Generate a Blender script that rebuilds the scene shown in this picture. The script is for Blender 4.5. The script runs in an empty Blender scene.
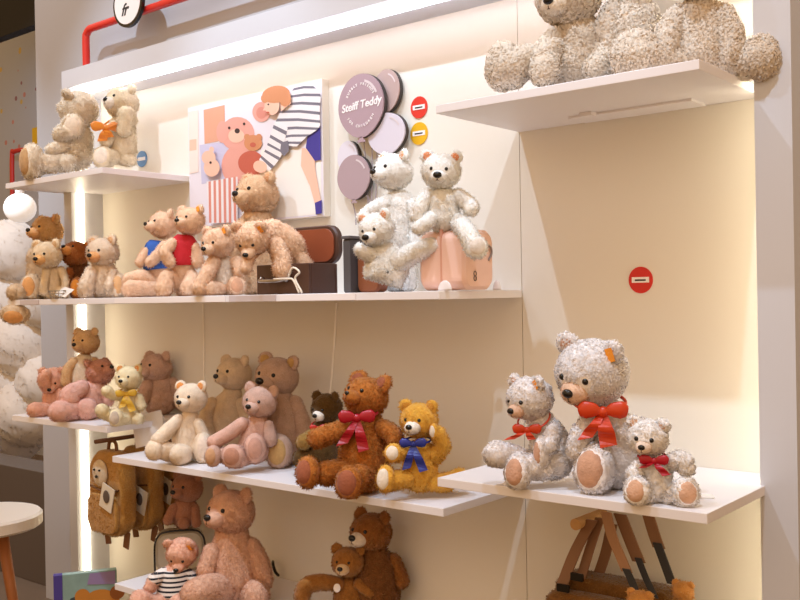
import bpy, math, random
import numpy as np
from mathutils import Vector, Matrix

# ------------------------------------------------------------------ camera, world, lights, exposure
C = bpy.context.scene.collection
FPX = 959.06
YAW, PIT, ROL = [math.radians(a) for a in (39.40, -0.262, -1.009)]
CAM = np.array([0.0, -2.6, 1.5])
fw = np.array([-math.sin(YAW)*math.cos(PIT), math.cos(YAW)*math.cos(PIT), math.sin(PIT)])
_r = np.array([math.cos(YAW), math.sin(YAW), 0.0]); _u = np.cross(_r, fw)
rt = _r*math.cos(ROL)+_u*math.sin(ROL); up = -_r*math.sin(ROL)+_u*math.cos(ROL)
cd = bpy.data.cameras.new('camera'); cam = bpy.data.objects.new('camera', cd); C.objects.link(cam)
cd.sensor_width = 36; cd.lens = FPX*36/800; cd.clip_start = .05
M = Matrix.Identity(4)
for i in range(3):
    M[i][0] = rt[i]; M[i][1] = up[i]; M[i][2] = -fw[i]; M[i][3] = CAM[i]
cam.matrix_world = M
bpy.context.scene.camera = cam
vs = bpy.context.scene.view_settings
vs.view_transform = 'Standard'; vs.look = 'None'; vs.gamma = 1; vs.exposure = 0.0
try: vs.use_curve_mapping = False
except Exception: pass

def lin(c):
    if isinstance(c, str):
        c = [int(c[i:i+2], 16)/255 for i in (0, 2, 4)]
    return [(x/12.92 if x <= .04045 else ((x+.055)/1.055)**2.4) for x in c]

w = bpy.data.worlds.new('world'); bpy.context.scene.world = w; w.use_nodes = True
bg = w.node_tree.nodes['Background']; bg.inputs[0].default_value = (.93, .565, .26, 1); bg.inputs[1].default_value = .95

def spot(name, loc, tgt, e, ang, col=(1, .95, .91), r=.025, blend=.5):
    l = bpy.data.lights.new(name, 'SPOT'); l.energy = e; l.spot_size = math.radians(ang); l.spot_blend = blend
    l.color = col; l.shadow_soft_size = r
    o = bpy.data.objects.new(name, l); C.objects.link(o); o.location = loc
    o.rotation_euler = (Vector(tgt)-Vector(loc)).to_track_quat('-Z', 'Y').to_euler(); return o
def area(name, loc, tgt, e, sx, sy, col=(1, .93, .86)):
    l = bpy.data.lights.new(name, 'AREA'); l.shape = 'RECTANGLE'; l.size = sx; l.size_y = sy; l.energy = e; l.color = col
    o = bpy.data.objects.new(name, l); C.objects.link(o); o.location = loc
    o.rotation_euler = (Vector(tgt)-Vector(loc)).to_track_quat('-Z', 'Y').to_euler(); return o
SC = (.70, .91, 1.16)
spot('ceiling_and_fill_spot', (-.66, -1.6, 4.2), (-1.15, -.2, 1.5), 150, 62, SC)
spot('ceiling_and_fill_spot', (-2.22, -1.6, 4.2), (-2.1, -.2, 1.6), 150, 62, SC)
spot('ceiling_and_fill_spot', (-3.4, -1.6, 4.2), (-3.3, -.2, 1.7), 150, 62, SC)
spot('ceiling_and_fill_spot', (-5.0, -1.3, 4.2), (-4.6, .2, 1.7), 60, 70, SC)
spot('ceiling_and_fill_spot', (-6.9, 1.25, 3.4), (-7.6, 2.4, 2.3), 45, 130, SC)  # added fill spot, only there to brighten the dotted wallpaper
spot('ceiling_and_fill_spot', (-5.6, -.6, 3.3), (-5.6, 1.6, 1.2), 150, 110, SC)  # extra spot put in to light the cotton cloud corner
area('front_fill_light', (-.6, -4.2, 3.3), (-2.0, -.1, 1.3), 20, 3.0, 1.6, (.95, .95, 1))  # soft fill added for the bears' fronts, stands for no real panel

# ------------------------------------------------------------------ helpers
random.seed(5); RNG = np.random.default_rng(7)
def ray(px, py): return fw*FPX+rt*(px-400)-up*(py-300)
def atY(px, py, Y):
    d = ray(px, py); return CAM+d*((Y-CAM[1])/d[1])
def atZ(px, py, Z):
    d = ray(px, py); return CAM+d*((Z-CAM[2])/d[2])
def proj(P):
    v = np.asarray(P)-CAM; d = v@fw; return 400+FPX*(v@rt)/d, 300-FPX*(v@up)/d
def xOn(px, Y, Z):                      # X of the point with this depth and height seen in column px
    a, b = -8., 3.
    for _ in range(50):
        m = (a+b)/2
        v = np.array([m, Y, Z])-CAM
        if v@fw < .05 or proj((m, Y, Z))[0] > px: b = m
        else: a = m
    return (a+b)/2

MATS = {}
def mat(key, col, rough=.6, metal=0, emit=None, es=1, noise=0, nscale=30, bump=0, bscale=80, sheen=0, alpha=None, spec=None, coat=0, dark=.75):
    if key in MATS: return MATS[key]
    m = bpy.data.materials.new(key); m.use_nodes = True; nt = m.node_tree; b = nt.nodes['Principled BSDF']
    c = lin(col)+[1]; b.inputs['Base Color'].default_value = c
    b.inputs['Roughness'].default_value = rough; b.inputs['Metallic'].default_value = metal
    if emit: b.inputs['Emission Color'].default_value = lin(emit)+[1]; b.inputs['Emission Strength'].default_value = es
    if sheen: b.inputs['Sheen Weight'].default_value = sheen; b.inputs['Sheen Roughness'].default_value = .5
    if spec is not None: b.inputs['Specular IOR Level'].default_value = spec
    if coat: b.inputs['Coat Weight'].default_value = coat
    if alpha is not None: b.inputs['Transmission Weight'].default_value = alpha; b.inputs['IOR'].default_value = 1.3
    if noise or bump:
        tc = nt.nodes.new('ShaderNodeTexCoord')
    if noise:
        n = nt.nodes.new('ShaderNodeTexNoise'); n.inputs['Scale'].default_value = nscale; n.inputs['Detail'].default_value = 4
        nt.links.new(tc.outputs['Object'], n.inputs['Vector'])
        r = nt.nodes.new('ShaderNodeValToRGB'); r.color_ramp.elements[0].position = .3; r.color_ramp.elements[1].position = .7
        r.color_ramp.elements[0].color = [x*(1-noise*(1-dark)*2) for x in c[:3]]+[1]
        r.color_ramp.elements[1].color = [min(1, x*(1+noise*.25)) for x in c[:3]]+[1]
        nt.links.new(n.outputs['Fac'], r.inputs['Fac']); nt.links.new(r.outputs['Color'], b.inputs['Base Color'])
    if bump:
        n2 = nt.nodes.new('ShaderNodeTexNoise'); n2.inputs['Scale'].default_value = bscale; n2.inputs['Detail'].default_value = 3
        nt.links.new(tc.outputs['Object'], n2.inputs['Vector'])
        bp = nt.nodes.new('ShaderNodeBump'); bp.inputs['Strength'].default_value = bump; bp.inputs['Distance'].default_value = .01
        nt.links.new(n2.outputs['Fac'], bp.inputs['Height']); nt.links.new(bp.outputs['Normal'], b.inputs['Normal'])
    MATS[key] = m; return m
def tuft(base):
    # pile of the same colour as the plush it grows from, letting light through like hair does
    key = 'pile_of_'+base.name
    if key in MATS: return MATS[key]
    m = bpy.data.materials.new(key); m.use_nodes = True; nt = m.node_tree; nt.nodes.clear()
    out = nt.nodes.new('ShaderNodeOutputMaterial'); mx = nt.nodes.new('ShaderNodeMixShader'); d = nt.nodes.new('ShaderNodeBsdfDiffuse'); t = nt.nodes.new('ShaderNodeBsdfTranslucent')
    c = list(base.node_tree.nodes['Principled BSDF'].inputs['Base Color'].default_value)
    tc = nt.nodes.new('ShaderNodeTexCoord'); n = nt.nodes.new('ShaderNodeTexNoise'); n.inputs['Scale'].default_value = 60; nt.links.new(tc.outputs['Object'], n.inputs['Vector'])
    r = nt.nodes.new('ShaderNodeValToRGB'); r.color_ramp.elements[0].position = .3; r.color_ramp.elements[1].position = .7
    r.color_ramp.elements[0].color = [min(.95, x**.92) for x in c[:3]]+[1]; r.color_ramp.elements[1].color = [min(.97, x**.65) for x in c[:3]]+[1]
    nt.links.new(n.outputs['Fac'], r.inputs[0])
    for b in (d, t): nt.links.new(r.outputs[0], b.inputs['Color'])
    mx.inputs[0].default_value = .45; nt.links.new(d.outputs[0], mx.inputs[1]); nt.links.new(t.outputs[0], mx.inputs[2]); nt.links.new(mx.outputs[0], out.inputs[0])
    MATS[key] = m; return m
def fur(col, kind='plush'):
    c_ = lin(col); c_ = [min(1, x+.45*x*(1-x)) for x in c_] if sum(c_) > .9 else c_
    lift_ = [(1.055*x**(1/2.4)-.055 if x > .0031 else 12.92*x) for x in c_]
    if kind == 'curly': return mat('curly_plush_'+col, lift_, 1, noise=.2, nscale=55, bump=.45, bscale=90, sheen=.3, spec=.1)
    if kind == 'short': return mat('short_plush_'+col, lift_, 1, noise=.35, nscale=40, bump=.25, bscale=260, sheen=.35, spec=.1)
    return mat('plush_'+col, lift_, 1, noise=.3, nscale=45, bump=.45, bscale=140, sheen=.35, spec=.1)

def tag(o, label=None, cat=None, group=None, kind=None):
    if label: o['label'] = label
    if cat: o['category'] = cat
    if group: o['group'] = group
    if kind: o['kind'] = kind
    return o
def empty(name, loc, label, cat, group=None, rz=0):
    o = bpy.data.objects.new(name, None); C.objects.link(o); o.location = loc; o.rotation_euler = (0, 0, rz)
    o.empty_display_size = .05
    return tag(o, label, cat, group)

class MB:
    """collects shapes, links them as ONE mesh object"""
    def __init__(s): s.v = []; s.f = []; s.mi = []; s.n = 0
    def add(s, V, F, m=0):
        V = np.asarray(V, float).reshape(-1, 3); s.v.append(V)
        for f in F: s.f.append([i+s.n for i in f]); s.mi.append(m)
        s.n += len(V); return s
    def box(s, x0, x1, y0, y1, z0, z1, m=0, R=None, c=None):
        V = np.array([[x, y, z] for x in (x0, x1) for y in (y0, y1) for z in (z0, z1)], float)
        if R is not None: V = V@np.asarray(R).T
        if c is not None: V = V+np.asarray(c)
        return s.add(V, [(0, 1, 3, 2), (4, 6, 7, 5), (0, 4, 5, 1), (2, 3, 7, 6), (0, 2, 6, 4), (1, 5, 7, 3)], m)
    def rbox(s, x0, x1, y0, y1, z0, z1, r, m=0, axis='y', n=6):
        # box with rounded corners in the plane across `axis`
        if axis == 'y': a0, a1, b0, b1, c0, c1 = x0, x1, z0, z1, y0, y1
        elif axis == 'x': a0, a1, b0, b1, c0, c1 = y0, y1, z0, z1, x0, x1
        else: a0, a1, b0, b1, c0, c1 = x0, x1, y0, y1, z0, z1
        pts = []
        for (cx, cy, st) in ((a1-r, b1-r, 0), (a0+r, b1-r, 90), (a0+r, b0+r, 180), (a1-r, b0+r, 270)):
            for k in range(n+1):
                t = math.radians(st+90*k/n); pts.append((cx+r*math.cos(t), cy+r*math.sin(t)))
        e = min(r*.3, (c1-c0)*.2)
        mid = ((a0+a1)/2, (b0+b1)/2)
        rings = []
        for c, sh in ((c0, e), (c0+e, 0), (c1-e, 0), (c1, e)):
            R_ = []
            for a, b in pts:
                L = math.hypot(a-mid[0], b-mid[1]); k = (L-sh)/L
                a2, b2 = mid[0]+(a-mid[0])*k, mid[1]+(b-mid[1])*k
                R_.append({'y': (a2, c, b2), 'x': (c, a2, b2), 'z': (a2, b2, c)}[axis])
            rings.append(R_)
        N = len(pts); F = []
        for i in range(3):
            for j in range(N): F.append((i*N+j, i*N+(j+1) % N, (i+1)*N+(j+1) % N, (i+1)*N+j))
        F.append(list(range(N))[::-1]); F.append([3*N+j for j in range(N)])
        return s.add(np.array(rings).reshape(-1, 3), F, m)
    def tube(s, P, r, n=10, m=0, closed=False):
        P = [np.asarray(p, float) for p in P]; rs = r if hasattr(r, '__len__') else [r]*len(P)
        V, F = sweep(P, rs, n, closed=closed); return s.add(V, F, m)
    def ell(s, c, rad, R=None, m=0, nu=14, nv=9):
        V, F = ellipsoid(c, rad, R, nu, nv); return s.add(V, F, m)
    def poly(s, P, th, nrm, m=0):
        """extrude a planar outline by th along nrm"""
        P = np.asarray(P, float); N = len(P); nrm = np.asarray(nrm, float)
        V = np.vstack([P, P+nrm*th]); F = [list(range(N)), [N+i for i in range(N)][::-1]]
        for i in range(N): F.append((i, N+i, N+(i+1) % N, (i+1) % N))
        return s.add(V, F, m)
    def build(s, name, mats, parent=None, smooth=False, bevel=0, **k):
        me = bpy.data.meshes.new(name)
        V = np.vstack(s.v); me.from_pydata(V.tolist(), [], s.f)
        if not isinstance(mats, (list, tuple)): mats = [mats]
        for m in mats: me.materials.append(m)
        me.polygons.foreach_set('material_index', s.mi)
        if smooth: me.polygons.foreach_set('use_smooth', [True]*len(me.polygons))
        me.update()
        o = bpy.data.objects.new(name, me); C.objects.link(o)
        if parent: o.parent = parent
        if bevel:
            b = o.modifiers.new('bevel', 'BEVEL'); b.width = bevel; b.segments = 2; b.limit_method = 'ANGLE'
        return tag(o, **k)

def frame_of(t):
    t = t/np.linalg.norm(t); a = np.array([0, 0, 1.]) if abs(t[2]) < .9 else np.array([1., 0, 0])
    x = np.cross(a, t); x /= np.linalg.norm(x); return x, np.cross(t, x)
def sweep(P, rs, n=10, closed=False, flat=None):
    V = []; F = []; N = len(P); x = None
    for i, p in enumerate(P):
        t = (P[(i+1) % N]-P[i-1]) if (closed or 0 < i < N-1) else (P[1]-P[0] if i == 0 else P[-1]-P[-2])
        t = t/max(np.linalg.norm(t), 1e-9)
        if x is None: x, y = frame_of(t)
        else:
            x = x-t*(x@t); x /= np.linalg.norm(x); y = np.cross(t, x)
        for k in range(n):
            a = 2*math.pi*k/n; V.append(p+rs[i]*(x*math.cos(a)+y*math.sin(a)))
    R = N if closed else N-1
    for i in range(R):
        for k in range(n): F.append((i*n+k, i*n+(k+1) % n, ((i+1) % N)*n+(k+1) % n, ((i+1) % N)*n+k))
    if not closed: F.append(list(range(n))[::-1]); F.append([(N-1)*n+k for k in range(n)])
    return np.array(V), F
def catmull(P, k=6):
    P = np.asarray(P, float)
    if len(P) < 3:
        return np.array([P[0]+(P[-1]-P[0])*t for t in np.linspace(0, 1, k+1)])
    Q = np.vstack([2*P[0]-P[1], P, 2*P[-1]-P[-2]]); out = []
    for i in range(1, len(Q)-2):
        for t in np.linspace(0, 1, k, endpoint=False):
            a, b, c, d = Q[i-1], Q[i], Q[i+1], Q[i+2]
            out.append(.5*((2*b)+(-a+c)*t+(2*a-5*b+4*c-d)*t*t+(-a+3*b-3*c+d)*t**3))
    out.append(P[-1]); return np.array(out)
def capsule(P4, n=18):
    """rounded tapering limb through points (x,y,z,r)"""
    A = catmull(P4, 6) if len(P4) > 1 else np.asarray(P4)
    P = [a[:3] for a in A]; r = [max(a[3], 1e-4) for a in A]
    t0 = P[0]-P[1]; t0 /= np.linalg.norm(t0); t1 = P[-1]-P[-2]; t1 /= np.linalg.norm(t1)
    h = [.985, .87, .6, .25]; hp = [.17, .5, .8, .97]
    PP = [P[0]+t0*r[0]*b for b in hp[::-1]]+P+[P[-1]+t1*r[-1]*b for b in hp]
    rr = [r[0]*a for a in h[::-1]]+r+[r[-1]*a for a in h]
    return sweep(PP, rr, n)
def ellipsoid(c, rad, R=None, nu=20, nv=14):
    V = []; F = []
    for i in range(nv+1):
        ph = math.pi*(i+.02)/(nv+.04)
        for j in range(nu):
            t = 2*math.pi*j/nu; V.append((math.sin(ph)*math.cos(t), math.sin(ph)*math.sin(t), math.cos(ph)))
    V = np.array(V)*np.asarray(rad)
    if R is not None: V = V@np.asarray(R).T
    V = V+np.asarray(c)
    for i in range(nv):
        for j in range(nu): F.append((i*nu+j, (i+1)*nu+j, (i+1)*nu+(j+1) % nu, i*nu+(j+1) % nu))
    F.append(list(range(nu))); F.append([nv*nu+j for j in range(nu)][::-1])
    return V, F
def rz(a): c, s = math.cos(a), math.sin(a); return np.array([[c, -s, 0], [s, c, 0], [0, 0, 1.]])
def rx(a): c, s = math.cos(a), math.sin(a); return np.array([[1., 0, 0], [0, c, -s], [0, s, c]])
def ry(a): c, s = math.cos(a), math.sin(a); return np.array([[c, 0, s], [0, 1., 0], [-s, 0, c]])

def wob(V, sc, amp, ph=0):
    x, y, z = (V*sc).T
    return amp*(np.sin(x*1.7+y*2.3+ph)+np.sin(y*1.9-z*2.1+1.3+ph)+np.sin(z*2.6+x*1.2+2.1)+.7*np.sin(x*4.1-y*3.7+z*4.5+ph)+.5*np.sin(x*7.3+z*6.1+y*8.2))/4

def fur_mesh(name, shapes, m, parent, kind='plush', L=.007, dens=42000, wob_amp=.0015, zmin=None, excl=()):
    """closed soft surfaces plus little tufts of pile, all in one mesh with soft normals"""
    VV = []; FF = []; n = 0
    for V, F in shapes:
        V = np.asarray(V); VV.append(V); FF += [[i+n for i in f] for f in F]; n += len(V)
    V = np.vstack(VV); T = []
    for f in FF:
        for k in range(1, len(f)-1): T.append((f[0], f[k], f[k+1]))
    T = np.array(T)
    def vnorm(V):
        fn = np.cross(V[T[:, 1]]-V[T[:, 0]], V[T[:, 2]]-V[T[:, 0]]); N = np.zeros_like(V)
        for k in range(3): np.add.at(N, T[:, k], fn)
        return N/np.maximum(np.linalg.norm(N, axis=1, keepdims=True), 1e-12), fn
    N, fn = vnorm(V)
    # outward check per shape
    s = 0
    flip = np.ones(len(V)); bad = set()
    for si, W in enumerate(VV):
        c = W.mean(0); sl = slice(s, s+len(W))
        if ((N[sl]*(W-c)).sum(1)).mean() < 0: flip[sl] = -1; bad.add(si)
        s += len(W)
    if bad:
        own = np.repeat(np.arange(len(VV)), [len(W) for W in VV])
        FF = [f[::-1] if own[f[0]] in bad else f for f in FF]
    N = N*flip[:, None]
    sc, am = {'curly': (170, wob_amp*3.2), 'plush': (70, wob_amp), 'short': (45, wob_amp*.6)}[kind]
    V = V+N*wob(V, sc, am, len(name))[:, None]
    if zmin is not None: V[:, 2] = np.maximum(V[:, 2], zmin)
    N, fn = vnorm(V); N = N*flip[:, None]
    ar = np.linalg.norm(fn, axis=1)/2; tot = ar.sum()
    cnt = int(min(18000, tot*dens)); idx = RNG.choice(len(T), cnt, p=ar/tot)
    u = RNG.random((cnt, 2)); su = u.sum(1) > 1; u[su] = 1-u[su]
    a, b, c = V[T[idx, 0]], V[T[idx, 1]], V[T[idx, 2]]
    P = a+(b-a)*u[:, :1]+(c-a)*u[:, 1:]
    na = N[T[idx, 0]]*(1-u.sum(1))[:, None]+N[T[idx, 1]]*u[:, :1]+N[T[idx, 2]]*u[:, 1:]
    na /= np.maximum(np.linalg.norm(na, axis=1, keepdims=True), 1e-9)
    rd = RNG.normal(size=(cnt, 3)); td = rd-na*(rd*na).sum(1)[:, None]; td /= np.maximum(np.linalg.norm(td, axis=1, keepdims=True), 1e-9)
    g = np.array([0, 0, -.35]); lift = {'curly': .6, 'plush': .5, 'short': .45}[kind]
    d = td*.55+na*lift+g; d /= np.linalg.norm(d, axis=1, keepdims=True)
    sd = np.cross(d, na); sd /= np.maximum(np.linalg.norm(sd, axis=1, keepdims=True), 1e-9)
    if len(excl):
        keep = np.ones(cnt, bool)
        for ec_, er_, eR_ in excl:
            q_ = ((P-np.asarray(ec_))@np.asarray(eR_))/np.asarray(er_); keep &= (q_*q_).sum(1) > 1
        P, na, d, sd, td = P[keep], na[keep], d[keep], sd[keep], td[keep]; cnt = int(keep.sum())
    ll = L*(.6+.8*RNG.random(cnt))[:, None]; wd = {'curly': .3, 'plush': .22, 'short': .3}[kind]
    v0 = P-na*L*.25-sd*ll*wd; v1 = P-na*L*.25+sd*ll*wd
    if kind == 'curly':
        v2 = P+d*ll*.62+sd*ll*wd*.9; v3 = P+d*ll*.62-sd*ll*wd*.9; v4 = P+d*ll*.75+td*ll*.45
        TV = np.stack([v0, v1, v2, v3, v4], 1).reshape(-1, 3)
        base = len(V)+5*np.arange(cnt)
        TF = [f for i in base.tolist() for f in ((i, i+1, i+2, i+3), (i+3, i+2, i+4))]; K = 5
    else:
        v2 = P+d*ll
        TV = np.stack([v0, v1, v2], 1).reshape(-1, 3); base = len(V)+3*np.arange(cnt)
        TF = [(i, i+1, i+2) for i in base.tolist()]; K = 3
    jit = {'curly': .14, 'plush': .2, 'short': .15}[kind]
    tn = na+RNG.normal(size=(cnt, 3))*jit; tn /= np.linalg.norm(tn, axis=1, keepdims=True)
    NN = np.vstack([N, np.repeat(tn, K, 0)])
    if zmin is not None: TV[:, 2] = np.maximum(TV[:, 2], zmin)
    me = bpy.data.meshes.new(name); me.from_pydata(np.vstack([V, TV]).tolist(), [], FF+TF)
    me.materials.append(m); me.materials.append(tuft(m)); me.polygons.foreach_set('material_index', [0]*len(FF)+[1]*len(TF)); me.polygons.foreach_set('use_smooth', [True]*len(me.polygons)); me.update()
    me.normals_split_custom_set_from_vertices(NN.tolist())
    o = bpy.data.objects.new(name, me); C.objects.link(o); o.parent = parent
    return o

BLACK = mat('black_plastic', '15110f', .25); DKB = mat('dark_brown_stitch', '4a2c20', .6)
TAGM = mat('yellow_orange_tag', 'f29a22', .6)

class Rest:
    """a thing standing at pixel px, seen from the camera: local -y faces the camera, +x is to its right"""
    def __init__(s, px, py, Z, Y=None):
        if Y is None: A = atZ(px, py, Z)
        else: A = np.array([xOn(px, Y, Z), Y, Z])
        s.A = A; h = CAM-A; h[2] = 0; s.F = h/np.linalg.norm(h)
        s.th = math.atan2(s.F[0], -s.F[1]); s.R = rz(s.th)
        s.pxm = FPX/((A-CAM)@fw); s.d = (CAM-A)@s.F
    def L(s, px, py, q=0):
        q = q/s.pxm; d = ray(px, py); P = s.A+s.F*q
        t = ((P-CAM)@s.F)/(d@s.F); W = CAM+d*t
        return s.R.T@(W-s.A)
    def r(s, r, q=0): return r/s.pxm*(s.d-q/s.pxm)/s.d

def bear(label, at, col, head, torso, arms=(), legs=(), kind='plush', L=.007, inner=None, belly=None, muz=None, muzcol=None, nose=1.2, ear=1.06, earcol=None,
         padcol=None, headcol=None, ears=None, tg=None, bow=None, shirt=None, group=None, clamp=True, eyes=True, eyesz=1, tsq=.85, name='teddy_bear', seat=None, noseup=0):
    px, py, Z = at[:3]; Y = at[3] if len(at) > 3 else None
    R = Rest(px, py, Z, Y)
    root = empty(name, R.A, label, 'teddy bear', group, R.th)
    floor = seat if seat is not None else 0
    def pt(p, cl=clamp):
        q = p[3] if len(p) > 3 else 0
        v = R.L(p[0], p[1], q); r = R.r(p[2], q)
        z = max(v[2], floor+r*.93) if cl else v[2]
        if cl and z-r-floor < .014: z = floor+r*.95
        return [v[0], v[1], z, r]
    fm = fur(col, kind); pm = mat('pad_'+(padcol or col), padcol or col, .9, noise=.3, nscale=60, bump=.3, bscale=200, sheen=.2, spec=.1)
    zc = floor+.0008 if clamp else None
    L = L*{'plush': 1.3, 'curly': .85, 'short': 1.25}[kind]
    kw = dict(kind=kind, L=L, dens={'curly': 85000, 'plush': 66000, 'short': 70000}[kind])
    T4 = [pt(p) for p in torso]
    # torso, flattened a little front to back
    V, F = capsule(T4, 22) if len(T4) > 1 else ellipsoid(T4[0][:3], [T4[0][3]]*3, None, 22, 16)
    cy = np.mean([t[1] for t in T4]); V = V.copy(); V[:, 1] = cy+(V[:, 1]-cy)*tsq
    fur_mesh('torso', [(V, F)], fur(belly, kind) if belly else fm, root, zmin=zc, **kw)
    if shirt:
        sc, z0, z1, style = shirt
        r_ = [capsule([[p[0], p[1], p[2], p[3]*1.1] for p in T4], 26)]
        Vs, Fs = r_[0]; Vs = Vs.copy(); Vs[:, 1] = cy+(Vs[:, 1]-cy)*(tsq+.04)
        za, zb = R.L(px, z1)[2], R.L(px, z0)[2]
        keep = [f for f in Fs if len(f) == 4 and za <= Vs[list(f), 2].mean() <= zb]
        sm = MATS.get(sc) or mat('shirt_'+sc, sc, .85, bump=.3, bscale=60, noise=.2, nscale=20)
        if style == 'stripe': sm = stripe_mat()
        mb = MB(); mb.add(Vs, keep); so = mb.build('shirt', sm, root, smooth=True)
        sd = so.modifiers.new('cloth', 'SOLIDIFY'); sd.thickness = .003; sd.offset = 1
    # head
    hx, hy, hr = head[0], head[1], head[2]; q = head[3]; yaw, pit, rol = [math.radians(a) for a in head[4:7]]
    hc = R.L(hx, hy, q); hr = R.r(hr, q); H = rz(yaw)@rx(-pit)@ry(rol)
    def hp(x, y, z): return hc+H@(np.array([x, y, z])*hr)
    hm = fur(headcol, kind) if headcol else fm
    ml = muz if muz else .54
    em = fur(earcol or headcol or col, kind)
    hd = fur_mesh('head', [ellipsoid(hc, [hr*1.0, hr*.95, hr*.9], H, 24, 18)], hm, root, zmin=zc, excl=[(hp(0, -.82, -.22), [hr*.43, hr*(ml+.02), hr*.36], H@rx(.12))]+[(hp(.38*s_, -.86, .16), [hr*.19]*3, H) for s_ in (-1, 1)], **kw)
    mc = muzcol or headcol or col
    fur_mesh('muzzle', [ellipsoid(hp(0, -.82, -.22), [hr*.42, hr*ml, hr*.34], H@rx(.12), 18, 12)], fur(mc, 'short'), hd, kind='short', L=L*.6, dens=80000)
    tip = -.82-ml
    MB().ell(hp(0, tip+.03, -.12+noseup), [hr*.15*nose, hr*.1*nose, hr*.115*nose], H).build('nose', BLACK, hd, smooth=True)
    mb = MB(); mb.tube([hp(0, tip+.02, -.2), hp(0, tip+.03, -.36), hp(.1, tip+.13, -.42)], hr*.022, 6)
    mb.tube([hp(0, tip+.03, -.36), hp(-.1, tip+.13, -.42)], hr*.022, 6); mb.build('mouth', DKB, hd, smooth=True)
    if eyes:
        for s in (-1, 1): MB().ell(hp(.38*s, -.84, .16), [hr*.095*eyesz]*3, H).build('eye', BLACK, hd, smooth=True)
    for s in (-1, 1):
        e = (ears or {}).get(s, (.74, .72, .34)); er = e[2]*ear
        ec = hp(e[0]*s, .05, e[1]); EH = H@ry(math.radians(38*s))@rz(math.radians(-14*s))
        eo = fur_mesh('ear', [ellipsoid(ec, [hr*er, hr*er*.5, hr*er], EH, 16, 12)], em, hd, **kw)
        if padcol or earcol:
            pc = ec+EH@np.array([0, -hr*er*.34, -hr*er*.04])
            fur_mesh('inner_ear', [ellipsoid(pc, [hr*er*.66, hr*er*.25, hr*er*.66], EH, 14, 10)], fur(inner, 'short') if inner else pm, eo, kind='short', L=L*.5)
        if tg == s:
            pc = ec+EH@np.array([s*hr*er*.25, -hr*er*.66, hr*er*.1])
            mb = MB(); mb.box(-hr*.19, hr*.19, -hr*.012, hr*.012, -hr*.13, hr*.13, R=EH@ry(.5*s), c=pc); mb.build('ear_tag', TAGM, eo)
    def limb(nm, spec):
        pts = spec['p']; P4 = [pt(p) for p in pts]; sh = [capsule(P4)] ; pad = None
        if 'foot' in spec:      # px,py,rx,rz,q,yaw,pitch
            f = spec['foot']; q_ = f[4]; c = R.L(f[0], f[1], q_); a, b = R.r(f[2], q_), R.r(f[3], q_)
            if clamp and not spec.get('free'): c[2] = floor+b*.97 if c[2]-b-floor < .02 else c[2]
            FH = rz(math.radians(f[5]))@rx(-math.radians(f[6])); sh.append(ellipsoid(c, [a, (a+b)*.36, b], FH, 20, 14))
            pad = (c+FH@np.array([0, -(a+b)*.23, 0]), [a*.7, (a+b)*.175, b*.74], FH)
        o = fur_mesh(nm, sh, fur(spec['col'], kind) if 'col' in spec else fm, root, zmin=None if spec.get('free') else zc, excl=[(pad[0], [v*1.12 for v in pad[1]], pad[2])] if pad and spec.get('pad', 1) else (), **kw)
        if pad and spec.get('pad', 1):
            pcol = spec.get('padcol'); m_ = pm if not pcol else mat('pad_'+pcol, pcol, .9, noise=.3, nscale=60, bump=.3, bscale=200, sheen=.2, spec=.1)
            fur_mesh('foot_pad' if nm == 'leg' else 'paw_pad', [ellipsoid(*pad, 18, 12)], m_, o, kind='short', L=.002, dens=30000, zmin=None if spec.get('free') else zc)
        if 'sleeve' in spec:
            k = max(2, len(P4)-1); V, F = capsule([[*p[:3], p[3]*1.12] for p in P4[:k]]); mb = MB(); mb.add(V, F); mb.build('sleeve', spec['sleeve'], o, smooth=True)
        return o
    for a in arms: limb('arm', a if isinstance(a, dict) else {'p': a})
    for a in legs: limb('leg', a if isinstance(a, dict) else {'p': a})
    if bow:
        (bx, by, bq), bs, bc, tails = bow[:4]
        bm = mat('satin_ribbon_'+bc, bc, .36, bump=.2, bscale=25)
        k = R.L(bx, by, bq); s_ = R.r(bs, bq)
        mb = MB(); mb.ell(k, [s_*.26, s_*.2, s_*.24])
        nc = (hc+np.array(T4[-1][:3]))/2 if len(bow) < 5 else R.L(*bow[4])
        rr = np.linalg.norm((k-nc)[:2]); rn = min(rr, hr*.62); dn = (k-nc)*np.array([1, 1, 0]); nc = nc+dn*(1-rn/max(rr, 1e-6)); rr = rn; ring = []
        for i in range(28):
            t = 2*math.pi*i/28; d0 = (k-nc); d0[2] = 0; d0 /= max(np.linalg.norm(d0), 1e-6); e0 = np.array([-d0[1], d0[0], 0])
            ring.append(nc+d0*rr*math.cos(t)+e0*rr*1.15*math.sin(t)+np.array([0, 0, (k[2]-nc[2])*(math.cos(t)*.5+.5)]))
        V, F = sweep(ring, [s_*.075]*28, 8, closed=True); mb.add(V, F)
        bo = mb.build('bow', bm, root, smooth=True)
        for s in (-1, 1):
            P = [k+np.array([s*s_*x, -s_*y, s_*z]) for x, y, z in ((.1, .05, 0), (.35, .12, .08), (.68, .12, .1), (.95, .05, .04))]
            V, F = sweep([np.array(p) for p in catmull(P, 4)], list(np.interp(np.linspace(0, 1, 13), [0, .35, .75, 1], [.12*s_, .3*s_, .38*s_, .26*s_])), 12)
            c_ = V.mean(0); V[:, 1] = c_[1]+(V[:, 1]-c_[1])*.38
            MB().add(V, F).build('loop', bm, bo, smooth=True)
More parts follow.
